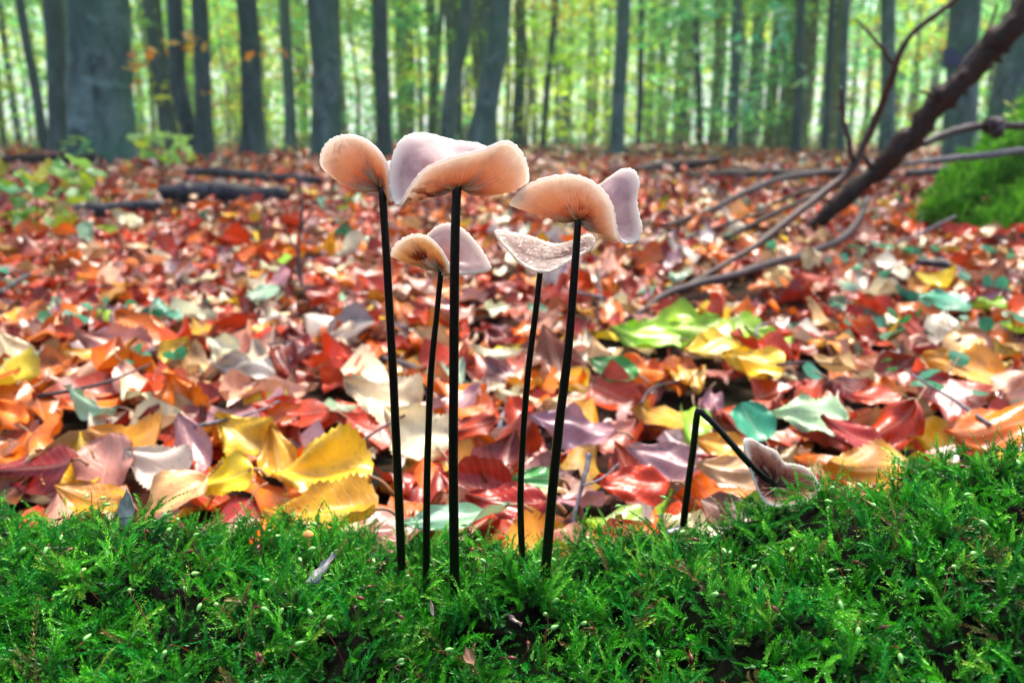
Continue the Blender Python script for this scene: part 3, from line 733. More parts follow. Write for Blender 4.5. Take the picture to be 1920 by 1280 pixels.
mushroom('pale lavender mushroom with a big wavy two-winged cap and a straight thick black stem', .275, (857, 350, 0),
 [(734, 352, 5, 6), (748, 386, -20, 2), (772, 350, -45, 8), (800, 318, -60, 12), (850, 297, -72, 14), (905, 283, -72, 18), (950, 268, -58, 26), (978, 290, -38, 34), (990, 325, -5, 38),
  (985, 345, 32, 30), (950, 320, 62, 20), (908, 277, 78, 12), (850, 266, 80, 10), (795, 253, 70, 12), (757, 262, 50, 14), (737, 300, 27, 12)],
 [(857, 352), (854, 420), (852, 540), (851, 700), (850, 850), (851, 980), (853, 1110)], [17, 18, 19, 19, 20, 21], stain_at=(790, 372, 34), seed=1)
mushroom('mushroom with a round peach cap leaning out from the cluster on a curved stem', .288, (716, 350, 0),
 [(601, 304, 0, 22), (606, 282, -15, 18), (622, 264, -28, 14), (648, 256, -38, 12), (675, 260, -44, 10), (702, 277, -46, 8), (720, 302, -42, 5), (728, 338, -30, 2), (729, 374, -14, 0),
  (734, 372, 4, 0), (735, 340, 20, 2), (733, 307, 34, 4), (712, 315, 48, 8), (685, 326, 54, 18), (650, 334, 48, 24), (622, 330, 36, 24), (607, 318, 18, 24)],
 [(717, 352), (723, 450), (729, 560), (737, 700), (744, 850), (749, 960), (753, 1065)], [15, 15, 16, 17, 18, 18], stain_at=(650, 275, 18), seed=2)
mushroom('peach mushroom with a curled-up lobe on its cap and a slanting black stem', .280, (1084, 412, 0),
 [(958, 384, 0, 8), (985, 354, -30, 12), (1020, 337, -50, 14), (1065, 331, -60, 14), (1100, 338, -60, 14), (1130, 360, -55, 12), (1146, 388, -48, 8), (1152, 420, -42, 4), (1158, 446, -30, 2),
  (1172, 458, -15, 2), (1192, 452, 0, 6), (1201, 430, 12, 12), (1195, 400, 22, 14), (1192, 372, 32, 16), (1197, 345, 42, 18), (1188, 323, 52, 18), (1168, 320, 58, 16), (1146, 334, 66, 14),
  (1118, 352, 74, 12), (1070, 358, 74, 12), (1010, 372, 55, 14), (970, 382, 25, 12)],
 [(1084, 413), (1078, 500), (1066, 650), (1048, 800), (1035, 930), (1020, 1100)], [13, 15, 17, 19, 20, 21], stain_at=(1085, 400, 22), seed=3, n_gill=62)
mushroom('small mushroom with ochre gills and a tent-like lilac cap on a thin dark stem', .291, (828, 502, 0),
 [(733, 480, 0, 10), (745, 458, -15, 12), (773, 443, -28, 12), (800, 446, -35, 10), (822, 466, -38, 6), (836, 490, -38, 2), (843, 512, -32, 0), (862, 514, -18, -4), (890, 513, -6, -8),
  (917, 506, 8, -6), (912, 488, 18, 0), (895, 462, 30, 6), (872, 436, 42, 10), (845, 422, 50, 10), (820, 428, 55, 10), (798, 447, 58, 8), (770, 463, 50, 8), (745, 474, 25, 8)],
 [(828, 503), (820, 580), (808, 700), (802, 850), (800, 960), (799, 1100)], [11, 11, 13, 14, 15, 16], gmat='gill_ochre', stain_at=(790, 485, 22), seed=4, n_gill=50, gamp=.0011)
mushroom('wet glossy mushroom with a shallow saucer cap tipped down over its thin black stem', .302, (1014, 500, 0),
 [(928, 437, 0, 6), (938, 455, -12, 8), (952, 470, -22, 8), (970, 490, -32, 6), (990, 504, -36, 3), (1015, 511, -37, 0), (1040, 507, -34, 1), (1065, 492, -24, 4), (1090, 479, -10, 8),
  (1110, 466, 2, 10), (1114, 453, 10, 10), (1106, 442, 16, 10), (1090, 446, 24, 8), (1070, 455, 30, 6), (1045, 460, 36, 4), (1020, 455, 38, 4), (1000, 447, 38, 4), (975, 441, 34, 6), (950, 437, 20, 6), (935, 434, 8, 6)],
 [(1014, 501), (1005, 580), (990, 700), (980, 830), (976, 940), (979, 1050)], [11, 12, 13, 13, 14, 14], cmat='cap_wet', seed=5, n_gill=40)
mushroom('broken mushroom with sharply bent black stem and dusky cap fallen against the moss', .352, (1450, 912, 14),
 [(1396, 832, 0, 0), (1410, 823, 14, 0), (1432, 836, 22, 0), (1457, 848, 26, 0), (1470, 868, 28, 0), (1490, 871, 30, 0), (1512, 878, 28, 0), (1530, 897, 22, 0), (1540, 920, 10, 0),
  (1520, 938, -12, 0), (1490, 948, -22, 0), (1455, 948, -26, 0), (1432, 935, -24, 0), (1412, 890, -14, 0)],
 [(1449, 912, 12), (1412, 876, -4), (1380, 841, -10), (1345, 801, -10), (1322, 779, -8), (1313, 771, -6), (1307, 777, -4), (1300, 840, 0), (1290, 910, 2), (1281, 985, 4)],
 [15, 14, 13, 12, 13, 13, 14, 14, 15], gmat='gill_dusky', updir=(.7, .5, .3), stain_at=(1440, 890, 40), seed=6, n_gill=36)

# ------------------------------------------------------------------ bits lying in the moss
def blade_thing(name, label, cat, px, py, Y, L, W, mat, rot, kind='narrow', color=None, bend=.5, wave=1., fold=.4):
    p = P(px, py, Y)
    V, F, uv = leaf_geo(14, 6, L, W, kind, bend, fold, .5, wave, .4, int(px))
    V2 = V.copy(); V2[:, 2] -= .0006; n = len(V)                       # two faces and an edge: real thickness
    b = np.concatenate([np.arange(7), np.arange(1, 15)*7+6, 14*7+5-np.arange(6), (13-np.arange(13))*7]); b2 = np.roll(b, -1)
    side = np.stack([b, b2, b2+n, b+n], 1)
    me = mesh(name, np.vstack([V, V2]), [np.vstack([F, F[:, ::-1]+n, side])], mat, True, np.vstack([uv, uv]))
    o = thing(name, label, cat, p, None, me); o.rotation_euler = rot
    if color: o.color = (*color, 1)
    return o
blade_thing('wood_splinter', 'weathered grey wood splinter standing upright in the moss crest', 'splinter', 236, 955, .315, .019, .008, M['splinter'], (R(82), R(8), R(8)), 'narrow', None, .2, .6, .5)
blade_thing('dry_leaf_scrap', 'small grey withered leaf scrap lying on the moss near the curved stem', 'leaf scrap', 602, 1066, .268, .014, .006, M['splinter'], (R(35), R(5), R(-50)), 'narrow', None, .5, 1., .5)
blade_thing('dry_leaf_scrap', 'little pale scrap half sunk in the moss beside the bent stem', 'leaf scrap', 1263, 992, .292, .006, .0026, M['splinter'], (R(20), 0, R(-85)))
blade_thing('dry_leaf_scrap', 'thin pinkish bud scale in the moss below the thickest stem', 'leaf scrap', 810, 1140, .252, .007, .0016, M['web'], (R(55), 0, R(20)))
blade_thing('dry_leaf_scrap', 'thin pinkish bud scale by a dark hollow under the slanting stem', 'leaf scrap', 965, 1160, .250, .006, .0016, M['web'], (R(30), 0, R(70)))
blade_thing('dry_leaf_scrap', 'rusty brown leaf crumb in a dark moss hollow', 'leaf scrap', 880, 1230, .236, .007, .005, M['stalk'], (R(40), 0, R(30)))
def tiny_mushroom():
    p = P(578, 1003, .30)
    o = thing('tiny_mushroom', 'pinhead orange mushroom poking out of the moss', 'mushroom', p-np.array([0, 0, .006]))
    t = np.linspace(0, 1, 6); V, F, _ = tube(np.stack([t*0, t*0, t*.007], -1), .0003, 6); link('stem', mesh('stem', V, F, M['tiny_cap']), o)
    t = np.linspace(0, 1, 7); V, F, _ = tube(np.stack([t*0, t*0, .006+t*.0022], -1), .0022*np.cos(t*1.5)**.7+.00005, 12); link('cap', mesh('cap', V, F, M['tiny_cap']), o)
tiny_mushroom()

# ------------------------------------------------------------------ branches, sticks and twigs on the floor
def stick(name, label, pts, widths, mat, sides=(), rough=.06, segs=9, cat='branch', group=None, knots=0):
    """pts: (px, py, Y) or (px, py) on the floor"""
    W = np.array([P(*p) if len(p) == 3 else G(p[0], p[1], .03) for p in pts])
    n = max(16, len(pts)*8); path = spline(W, n)
    dist = np.linalg.norm(path-np.array([0, 0, CZ]), axis=1)
    w = np.interp(np.linspace(0, 1, n), np.linspace(0, 1, len(widths)), widths)*dist/FPX/2
    r_ = np.random.default_rng(len(label)+abs(int(pts[0][0]))); sm = lambda q: (q+np.roll(q, 1, 0)*.9+np.roll(q, -1, 0)*.9+np.roll(q, 2, 0)*.5+np.roll(q, -2, 0)*.5)/2
    w = w*(1+.06*sm(sm(r_.standard_normal(n)))*.7); path = path + sm(sm(r_.standard_normal((n, 3))))*w[:, None]*.10
    for k in range(knots):
        i = r_.integers(3, n-3); w[i] *= 1.22; w[i+1] *= 1.1; w[i-1] *= 1.1
    V, F, uv = tube(path, w, segs, rough, abs(int(pts[0][0])))
    base = W[0].copy()
    if not sides:
        o = thing(name, label, cat, base, group, mesh(name, V-base, F, M[mat], True, uv)); return o
    o = thing(name, label, cat, base, group)
    link('main_stem', mesh('main_stem', V-base, F, M[mat], True, uv), o)
    for sp_, sw in sides:
        Ws = np.array([P(*p) if len(p) == 3 else G(p[0], p[1], .03) for p in sp_]); m = 14; pa = spline(Ws, m)
        ds = np.linalg.norm(pa-np.array([0, 0, CZ]), axis=1); ww = np.linspace(sw, sw*.45, m)*ds/FPX/2
        pa = pa + r_.standard_normal((m, 3))*ww[:, None]*.2
        V, F, uv = tube(pa, ww, 7, .06, 5); link('side_twig', mesh('side_twig', V-base, F, M[mat], True, uv), o)
    return o
stick('fallen_branch', 'thick dark dead branch rising steeply out of the leaf litter', [(1492, 452, 1.86), (1560, 392, 1.85), (1640, 322, 1.83), (1700, 262, 1.80), (1765, 190, 1.77), (1830, 125, 1.74), (1885, 65, 1.72), (1960, -30, 1.70)],
      [20, 26, 31, 35, 33, 36, 39, 41], 'branch_dark', [([(1690, 270, 1.80), (1722, 225, 1.79)], 14), ([(1770, 190, 1.77), (1725, 170, 1.72)], 8), ([(1640, 322, 1.83), (1618, 290, 1.82)], 10), ([(1570, 385, 1.85), (1545, 372, 1.84)], 9), ([(1850, 105, 1.73), (1880, 118, 1.72)], 10), ([(1700, 262, 1.8), (1735, 268, 1.78)], 9)], .17, 14, knots=3)
stick('fallen_branch', 'thin reddish branch arching up from the litter with bare side twigs', [(1275, 545, 1.20), (1420, 458, 1.35), (1530, 372, 1.5), (1598, 312, 1.55), (1642, 225, 1.55), (1672, 150, 1.52), (1705, 70, 1.5), (1800, -8, 1.48)],
      [11, 12, 13, 13, 13, 11, 10, 7], 'branch_red', [([(1676, 122, 1.52), (1645, 80, 1.5), (1604, 36, 1.48)], 7), ([(1600, 300, 1.55), (1582, 220, 1.55), (1577, 165, 1.53)], 10), ([(1580, 205, 1.55), (1556, 200, 1.53)], 5)], .06, 8, knots=3)
stick('fallen_branch', 'mauve grey branch lying along the litter below the dark dead branch', [(1192, 590, 1.00), (1255, 548, 1.10), (1400, 508, 1.22), (1520, 472, 1.40), (1592, 436, 1.60), (1630, 372, 1.9)], [9, 13, 16, 15, 13, 9], 'branch_mauve', (), .05, 9, knots=2)
stick('fallen_branch', 'slender brown branch reaching the foot of the steep dead branch across the litter', [(1248, 424, 2.0), (1340, 388, 2.3), (1440, 342, 2.6), (1520, 326, 2.8), (1585, 322, 2.9)], [8, 11, 12, 12, 9], 'branch_mauve', (), .06, 8)
stick('fallen_branch', 'short dark branch parallel to the thin reddish branch', [(1360, 447, 1.65), (1450, 402, 1.85), (1545, 358, 2.1)], [9, 11, 9], 'branch_dark', (), .06, 8)
stick('fallen_branch', 'pale mauve branch sloping up to the mossy stump with a dark knot', [(1690, 292, 1.95), (1760, 256, 2.0), (1850, 236, 2.05), (1960, 234, 2.1)], [9, 12, 13, 12], 'branch_mauve', [([(1862, 236, 2.04), (1874, 254, 2.02)], 30)], .08, 9)
stick('fallen_branch', 'straight grey branch resting across the top of the mossy stump', [(1695, 306, 2.0), (1800, 296, 2.02), (1960, 276, 2.05)], [9, 11, 12], 'branch_grey', (), .06, 8)
stick('log', 'dark wet log with rotted hollows lying beyond the leafy sapling', [(300, 362, 3.05), (380, 362, 3.05), (450, 364, 3.0), (535, 366, 2.95)], [24, 40, 38, 24], 'log_wet', (), .12, 12, 'log', knots=3)
stick('log', 'bluish wet log low in the litter beside the leafy sapling', [(110, 398, 2.4), (200, 392, 2.45), (310, 388, 2.5)], [20, 30, 22], 'log_wet', (), .1, 10, 'log')
stick('log', 'thin dark log on the far litter under the round peach cap', [(350, 322, 4.6), (460, 328, 4.4), (600, 338, 4.1)], [12, 17, 14], 'log_wet', (), .1, 8, 'log')
stick('log', 'dark fallen trunk behind the peach caps at the edge of the trees', [(1130, 328, 5.2), (1240, 318, 5.4), (1352, 298, 5.6)], [10, 28, 9], 'branch_dark', [([(1330, 300, 5.6), (1352, 285, 5.7)], 8)], .1, 10, 'log')
stick('log', 'low dark fallen trunk behind the curled cap lobe', [(1290, 330, 4.8), (1420, 332, 4.7), (1580, 330, 4.6)], [22, 28, 20], 'branch_dark', (), .1, 10, 'log')
stick('log', 'dark heap-like log at the foot of the largest trunk', [(-60, 306, 6.2), (80, 298, 6.4), (190, 300, 6.6)], [22, 20, 14], 'branch_dark', (), .12, 10, 'log')
stick('log', 'short dark log beyond the mossy stump', [(1700, 325, 3.6), (1760, 322, 3.7), (1815, 326, 3.7)], [10, 12, 8], 'log_wet', (), .1, 8, 'log')
stick('stick', 'black wet stick pointing at the ragged pink brown leaf', [(-60, 640, .98), (60, 632, .97), (142, 630, .97)], [15, 18, 16], 'log_wet', (), .06, 9, 'stick')
stick('stick', 'short smooth grey stick beside the crumpled orange leaf', [(372, 772, .72), (420, 752, .71), (492, 744, .70)], [20, 26, 28], 'branch_grey', (), .04, 10, 'stick')
stick('stick', 'mauve stick passing behind the cluster of black stems', [(716, 676, .82), (790, 700, .80), (870, 728, .79), (945, 752, .78)], [20, 26, 28, 22], 'branch_mauve', (), .05, 10, 'stick')
stick('twig', 'thin grey twig curving like a hook behind the slanting stem', [(978, 758, .66), (945, 775, .65), (936, 806, .63), (950, 850, .62), (975, 890, .60)], [8, 10, 10, 9, 8], 'branch_grey', (), .04, 7, 'twig')
stick('twig', 'bare forked twig standing at the back of the moss', [(1074, 985, .42), (1085, 930, .43), (1098, 885, .44), (1104, 850, .45)], [8, 8, 9, 12], 'branch_grey', [([(1090, 912, .43), (1130, 895, .44), (1160, 868, .45)], 5)], .05, 7, 'twig')
stick('twig', 'long thin pale twig with a fork lying over crimson leaves', [(1598, 690, .84), (1670, 735, .80), (1720, 765, .77), (1762, 785, .75)], [5, 7, 8, 7], 'branch_grey', [([(1680, 742, .79), (1640, 700, .80)], 5)], .05, 6, 'twig')
stick('stick', 'rough grey stick over the large orange brown leaf', [(1752, 798, .68), (1800, 768, .70), (1840, 745, .71), (1885, 728, .72)], [18, 22, 20, 16], 'branch_grey', (), .1, 9, 'stick')
stick('twig', 'dark bent twig lying above the teal leaf', [(1715, 488, 1.35), (1780, 498, 1.32), (1846, 532, 1.24)], [10, 14, 12], 'log_wet', (), .06, 8, 'twig')
stick('stick', 'small black stick end slanting up among the leaves before the sapling', [(-20, 562, 1.15), (20, 538, 1.18), (54, 514, 1.22)], [12, 12, 8], 'log_wet', (), .06, 8, 'stick')
stick('twig', 'thin dark twig lying level behind the curved stem', [(560, 566, 1.12), (640, 570, 1.12), (722, 566, 1.13)], [5, 7, 5], 'branch_grey', [([(620, 570, 1.12), (575, 545, 1.1), (552, 500, 1.1)], 5)], .05, 6, 'twig')
stick('twig', 'upright mauve twig running down to the lime green leaves', [(1120, 505, 1.2), (1126, 560, 1.1), (1122, 612, 1.0), (1080, 668, .92)], [8, 9, 9, 7], 'branch_mauve', (), .06, 7, 'twig')
stick('twig', 'short dark forked twig behind the small tent-like cap', [(905, 500, 1.35), (950, 482, 1.38), (962, 480, 1.4)], [6, 8, 6], 'branch_mauve', [([(955, 482, 1.38), (962, 520, 1.36)], 7)], .05, 6, 'twig')
stick('bare_sapling', 'bare thin sapling stem with fine twigs standing in the mid litter', [(566, 545, 1.22), (560, 470, 1.24), (566, 400, 1.26), (562, 330, 1.28)], [7, 6, 5, 3], 'branch_mauve',
      [([(562, 480, 1.24), (530, 420, 1.26), (520, 385, 1.27)], 4), ([(564, 430, 1.25), (585, 385, 1.26), (578, 345, 1.27)], 4), ([(560, 510, 1.23), (585, 470, 1.24)], 4)], .05, 6, 'sapling')
def small_twigs():
    r_ = np.random.default_rng(55); seen = set()
    for k in range(70):
        if len(seen) >= 20: break
        Y = r_.uniform(.5, 1.6); x = r_.uniform(-.6, .6)*Y
        near = min(MARKS, key=lambda m: (m[1]-x)**2+(m[2]-Y)**2)[0]
        if near in seen: continue
        seen.add(near); a = r_.uniform(0, 3.14); L = r_.uniform(.05, .12); d = np.array([math.cos(a), math.sin(a), r_.uniform(-.1, .2)]); z = float(ground_z(x, Y))+.038
        p = np.array([x, Y, z]); q = np.array([-d[1], d[0], .2])*L*r_.uniform(-.15, .15)
        pa = spline([-d*L/2, q, d*L/2], 10); V, F, uv = tube(pa, np.linspace(.0018, .0008, 10)*r_.uniform(.7, 1.3), 6, .1, k)
        thing('twig', 'short thin bare twig lying on leaves '+near, 'twig', p, None, mesh('twig', V, F, M['branch_mauve' if k % 2 else 'branch_grey'], True, uv))
small_twigs()
stick('twig', 'thin dark twig slanting over the foot of the steep dead branch', [(1420, 395, 2.0), (1500, 362, 2.05), (1600, 345, 2.1), (1690, 330, 2.1)], [5, 8, 8, 5], 'branch_dark', [([(1500, 362, 2.05), (1470, 335, 2.08)], 5)], .05, 7, 'twig')
stick('twig', 'dark twig running beside the thin reddish branch down to the litter', [(1240, 470, 1.6), (1330, 432, 1.75), (1440, 395, 1.9)], [5, 7, 5], 'branch_dark', (), .05, 7, 'twig')
stick('twig', 'pale thin twig crossing before the mossy stump', [(1640, 470, 1.6), (1720, 440, 1.65), (1790, 405, 1.7)], [4, 5, 4], 'branch_grey', [([(1720, 440, 1.65), (1730, 400, 1.66)], 4)], .05, 6, 'twig')
stick('twig', 'dark slender twig hanging across the banded trunk', [(1770, 195, 1.9), (1800, 130, 1.92), (1850, 60, 1.95), (1870, 10, 1.95)], [7, 6, 5, 4], 'branch_dark', (), .05, 6, 'twig')
for i, (a, b, c) in enumerate([((1335, 365, 2.6), (1322, 345, 2.6), (1312, 330, 2.6)), ((1425, 362, 2.6), (1420, 345, 2.6), (1428, 325, 2.6)), ((1372, 358, 2.7), (1380, 340, 2.7), (1376, 322, 2.7))]):
    stick('grass_stalk', 'thin dry stalk standing in the litter behind the curled cap lobe', [a, b, c], [4, 4, 2], 'branch_grey', (), .02, 5, 'stalk', 'dry stalks behind the curled cap')

# ------------------------------------------------------------------ mossy stump
def mossy_stump():
    base = P(1935, 440, 2.25); base[2] = -.03
    o = thing('mossy_stump', 'bright moss-covered stump with root buttresses reaching into the litter', 'stump', base)
    r_ = np.random.default_rng(31)
    def soft_root(pts, rad, name, seed):
        W = np.array([P(*p) for p in pts]); path = spline(W, 26); w = np.interp(np.linspace(0, 1, 26), np.linspace(0, 1, len(rad)), rad)
        V, F, uv = tube(path, w, 18, .11, seed); f = link(name, mesh(name, V-base, F, M['root_moss'], True, uv), o)
        n = 2300; i = r_.integers(0, len(V)-2, n); pts_ = V[i]+r_.normal(0, .010, (n, 3)); ctr = path[np.clip(i//18, 0, 25)]
        N = V[i]-ctr; N /= np.linalg.norm(N, axis=1)[:, None]+1e-9; N[:, 2] += .5
        pal = np.array([(.09, .34, .008), (.14, .42, .010), (.05, .22, .008)]); c = pal[r_.integers(3, size=n)]*r_.uniform(.7, 1.3, (n, 1))
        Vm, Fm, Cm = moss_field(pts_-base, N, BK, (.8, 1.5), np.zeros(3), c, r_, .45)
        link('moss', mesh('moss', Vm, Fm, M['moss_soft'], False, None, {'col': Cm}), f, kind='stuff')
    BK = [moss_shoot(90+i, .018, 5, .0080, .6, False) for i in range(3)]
    soft_root([(2050, 200, 2.35), (1960, 262, 2.28), (1890, 296, 2.2), (1830, 335, 2.13), (1790, 375, 2.05), (1755, 415, 1.98)], [.16, .10, .062, .048, .042, .026], 'root', 1)
    soft_root([(2090, 360, 2.25), (1990, 385, 2.12), (1930, 402, 2.02), (1885, 424, 1.95), (1848, 446, 1.88)], [.14, .09, .065, .05, .03], 'root', 2)
    soft_root([(2130, 470, 2.45), (2110, 300, 2.5), (2100, 120, 2.55)], [.26, .22, .18], 'stump_body', 3)
mossy_stump()

# ------------------------------------------------------------------ trees
def leafy_mass(n_spray, leaves, rx, rz, spray_r, leaf, pal, seed, z0=0., skirt=1.):
    """sprays of leaves through a crown's volume; one crown"""
    r_ = np.random.default_rng(seed)
    N = n_spray*leaves
    t = r_.random(n_spray); zc = z0 + rz*t; rad = rx*np.sqrt(r_.random(n_spray))*(1-.35*t)*skirt; az = r_.uniform(0, 6.28, n_spray)
    ctr = np.stack([rad*np.cos(az), rad*np.sin(az), zc], -1)
    off = r_.normal(0, 1, (n_spray, leaves, 3))*np.array([spray_r, spray_r, spray_r*.22])
    slope = r_.normal(0, .15, (n_spray, 1, 2)); off[..., 2] += (off[..., :2]*slope).sum(-1)
    c = (ctr[:, None]+off).reshape(-1, 3)
    a = r_.normal(0, 1, (N, 3))*np.array([1, 1, .35]); a /= np.linalg.norm(a, axis=1)[:, None]
    b = np.cross(a, r_.normal(0, 1, (N, 3))*np.array([.5, .5, 1])); b /= np.linalg.norm(b, axis=1)[:, None]+1e-9
    s = (leaf*r_.uniform(.6, 1.3, N))[:, None]
    V = np.stack([c-a*s*.5, c+b*s*.32, c+a*s*.5, c-b*s*.32], 1).reshape(-1, 3)
    F = np.arange(4*N).reshape(-1, 4)
    pc = np.array(pal)[r_.integers(len(pal), size=n_spray)]*r_.uniform(.7, 1.3, (n_spray, 1))
    C = np.repeat(np.repeat(pc, leaves, 0)*r_.uniform(.75, 1.25, (N, 1)), 4, 0)
    return V, F, C
YG = [(.36, .56, .03), (.26, .52, .04), (.52, .58, .05), (.18, .44, .04)]
MINT = [(.14, .52, .22), (.22, .60, .20), (.10, .42, .16), (.30, .62, .20)]
GOLD = [(.46, .36, .05), (.38, .42, .05), (.50, .30, .04)]
CROWN = []
for i, (pal, rx, rz, sk) in enumerate([(YG, 3.0, 6, 1), (MINT, 3.2, 6, 1), (YG+GOLD, 2.6, 5.5, 1), (MINT+YG, 3.0, 6.5, 1)]):
    V, F, C = leafy_mass(56, 40, rx, rz, .42, .17, pal, 200+i)
    CROWN.append(mesh('crown', V, F, M['foliage'], False, None, {'col': C}))
LOWC = []
for i, (pal, rx, rz) in enumerate([(YG, 1.6, 4.5), (MINT, 1.9, 5.0), (MINT+YG, 1.5, 4.0), (GOLD+YG, 1.7, 5.0)]):
    V, F, C = leafy_mass(80, 40, rx, rz, .30, .11, pal, 240+i, .4)
    LOWC.append(mesh('crown', V, F, M['foliage'], False, None, {'col': C}))
def trunk_mesh(pts, r0, r1, seed, mat, flare=.5, segs=14, limbs=True, sweep=1.):
    H = pts[-1][2]; n = 34; path = spline(pts, n); r_ = np.random.default_rng(seed)
    z = path[:, 2]-path[0, 2]; w = r0+(r1-r0)*(z/max(H, .1)); w = w*(1+flare*np.exp(-z/(r0*1.8)))
    path[:, 0] += r0*.22*sweep*np.sin(z*1.1+r_.uniform(0, 6))*np.clip(z, 0, 1); path[:, 1] += r0*.2*sweep*np.sin(z*.9+r_.uniform(0, 6))*np.clip(z, 0, 1)
    A = Acc(); V, F, uv = tube(path, w, segs, .025, seed); 
    th = np.tile(np.arange(segs)*6.283/segs, n); fl = np.repeat(np.exp(-z/(r0*1.2)), segs)   # root buttresses
    ctr = np.repeat(path, segs, 0); V[:n*segs] = ctr + (V[:n*segs]-ctr)*(1+.28*fl*np.cos(th*4+seed))[:, None]
    A.add(V, F, uv)
    if limbs:
        for k in range(7):
            i = int(r_.uniform(.5, .95)*n); a = r_.uniform(0, 6.28); L = r_.uniform(1.5, 3.2)
            q = path[i]; d = np.array([math.cos(a), math.sin(a), .55])
            pp = spline([q, q+d*L*.5+[0, 0, -.1], q+d*L+[0, 0, .35*L*.3]], 8); V, F, uv = tube(pp, np.linspace(w[i]*.42, .015, 8), 6, .05, k); A.add(V, F, uv)
    return A.mesh('trunk', M[mat])
def tree(label, px0, py0, pxt, wpx, Y, mat='bark', top=0, crown=None, crown_z=7., mid=None, group=None, flare=.45, seed=0, cscale=1.0):
    b = P(px0, py0, Y); gz = float(ground_z(b[0], b[1])); b[2] = gz-.05
    t = P(pxt, 0, Y); H = 15.0
    slope = (t-P(px0, py0, Y)); slope = slope/slope[2]
    # a lean seen low down fades with height: trunks straighten
    pts = [np.zeros(3)]
    zt = t[2]-gz
    for f, k in ((.5, .5), (1, 1.0)):
        x = (t[0]-b[0])*k + ((mid-(px0+pxt)/2)*Y/FPX if mid and f == .5 else 0)
        pts.append(np.array([x, 0, zt*f]))
    pts.append(np.array([pts[-1][0]+slope[0]*1.2*.6, .1, max(zt+2, 5.)])); pts.append(np.array([pts[-1][0]*1.05, .2, H]))
    r0 = wpx*Y/FPX/2
    o = thing('beech_tree', label, 'tree', b, group)
    link('trunk', trunk_mesh(np.array(pts), r0, r0*.45, int(px0)+seed, mat, flare), o)
    c = link('crown', CROWN[(int(px0)+seed) % 4] if crown is None else crown, o, (pts[-2][0], 0, crown_z)); c.rotation_euler.z = px0 % 6.28; c.scale = (cscale,)*3
    return o
tree('massive smooth grey beech trunk with flared base, thickest of the wood', 196, 318, 180, 106, 7.0, 'bark', crown_z=8, flare=.35)
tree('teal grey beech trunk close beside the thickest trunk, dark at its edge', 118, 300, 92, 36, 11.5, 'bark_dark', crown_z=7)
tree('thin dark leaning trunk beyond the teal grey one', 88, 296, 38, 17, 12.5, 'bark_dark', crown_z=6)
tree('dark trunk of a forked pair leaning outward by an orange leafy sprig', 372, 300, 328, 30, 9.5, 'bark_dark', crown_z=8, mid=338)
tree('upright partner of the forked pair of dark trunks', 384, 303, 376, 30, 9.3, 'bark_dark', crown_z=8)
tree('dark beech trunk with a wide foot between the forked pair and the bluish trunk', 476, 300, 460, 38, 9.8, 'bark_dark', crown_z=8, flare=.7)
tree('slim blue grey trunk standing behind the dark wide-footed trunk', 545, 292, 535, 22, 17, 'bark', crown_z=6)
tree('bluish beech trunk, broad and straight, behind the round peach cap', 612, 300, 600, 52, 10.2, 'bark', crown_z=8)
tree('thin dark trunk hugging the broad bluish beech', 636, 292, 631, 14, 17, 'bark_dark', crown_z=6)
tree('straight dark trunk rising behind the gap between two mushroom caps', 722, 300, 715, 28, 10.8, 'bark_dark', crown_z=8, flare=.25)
tree('crooked slender trunk with a dark knot above the wavy cap', 838, 298, 872, 28, 12, 'bark', crown_z=8, mid=846)
tree('leaning blue grey beech trunk behind the wavy lavender cap', 892, 300, 938, 42, 10.6, 'bark', crown_z=8)
tree('thin pale trunk between the dark straight one and the crooked one', 806, 290, 828, 13, 22, 'bark', crown_z=5)
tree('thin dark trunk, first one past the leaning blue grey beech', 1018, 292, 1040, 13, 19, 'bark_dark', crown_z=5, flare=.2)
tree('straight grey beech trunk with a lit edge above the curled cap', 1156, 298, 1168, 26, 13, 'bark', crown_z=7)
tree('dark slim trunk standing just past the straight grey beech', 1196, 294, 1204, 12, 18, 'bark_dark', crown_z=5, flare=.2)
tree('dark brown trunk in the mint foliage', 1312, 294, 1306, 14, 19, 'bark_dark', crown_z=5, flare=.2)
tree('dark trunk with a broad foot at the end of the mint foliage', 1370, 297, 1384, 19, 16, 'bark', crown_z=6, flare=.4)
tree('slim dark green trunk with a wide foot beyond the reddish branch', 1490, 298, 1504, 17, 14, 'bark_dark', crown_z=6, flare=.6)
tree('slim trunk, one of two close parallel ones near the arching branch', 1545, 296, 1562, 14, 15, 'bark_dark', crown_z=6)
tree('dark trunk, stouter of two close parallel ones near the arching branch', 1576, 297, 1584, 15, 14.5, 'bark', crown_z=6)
tree('grey beech trunk partly hidden by the arching reddish branch', 1662, 298, 1664, 27, 13, 'bark', crown_z=7, flare=.25)
tm = tree('grey beech trunk with a dark blue paint band behind the steep branch', 1802, 300, 1802, 54, 10, 'bark', crown_z=8)
def paint_band():
    o = tm; Y = 10; c = P(1803, 108, Y); b = np.array(o.location)
    th = np.linspace(0, 6.2832, 25)[:-1]; r0 = 31*Y/FPX
    V = np.concatenate([np.stack([np.cos(th)*r0, np.sin(th)*r0, np.full(24, z)], -1) for z in (c[2]-b[2]-.11, c[2]-b[2]+.11)])+np.array([c[0]-b[0], 0, 0])
    link('paint_band', mesh('paint_band', V, grid_faces(2, 24, True), M['mark']), o)
paint_band()
tree('bluish leaning beech trunk above the mossy stump', 1876, 305, 1925, 64, 9, 'bark', crown_z=8)
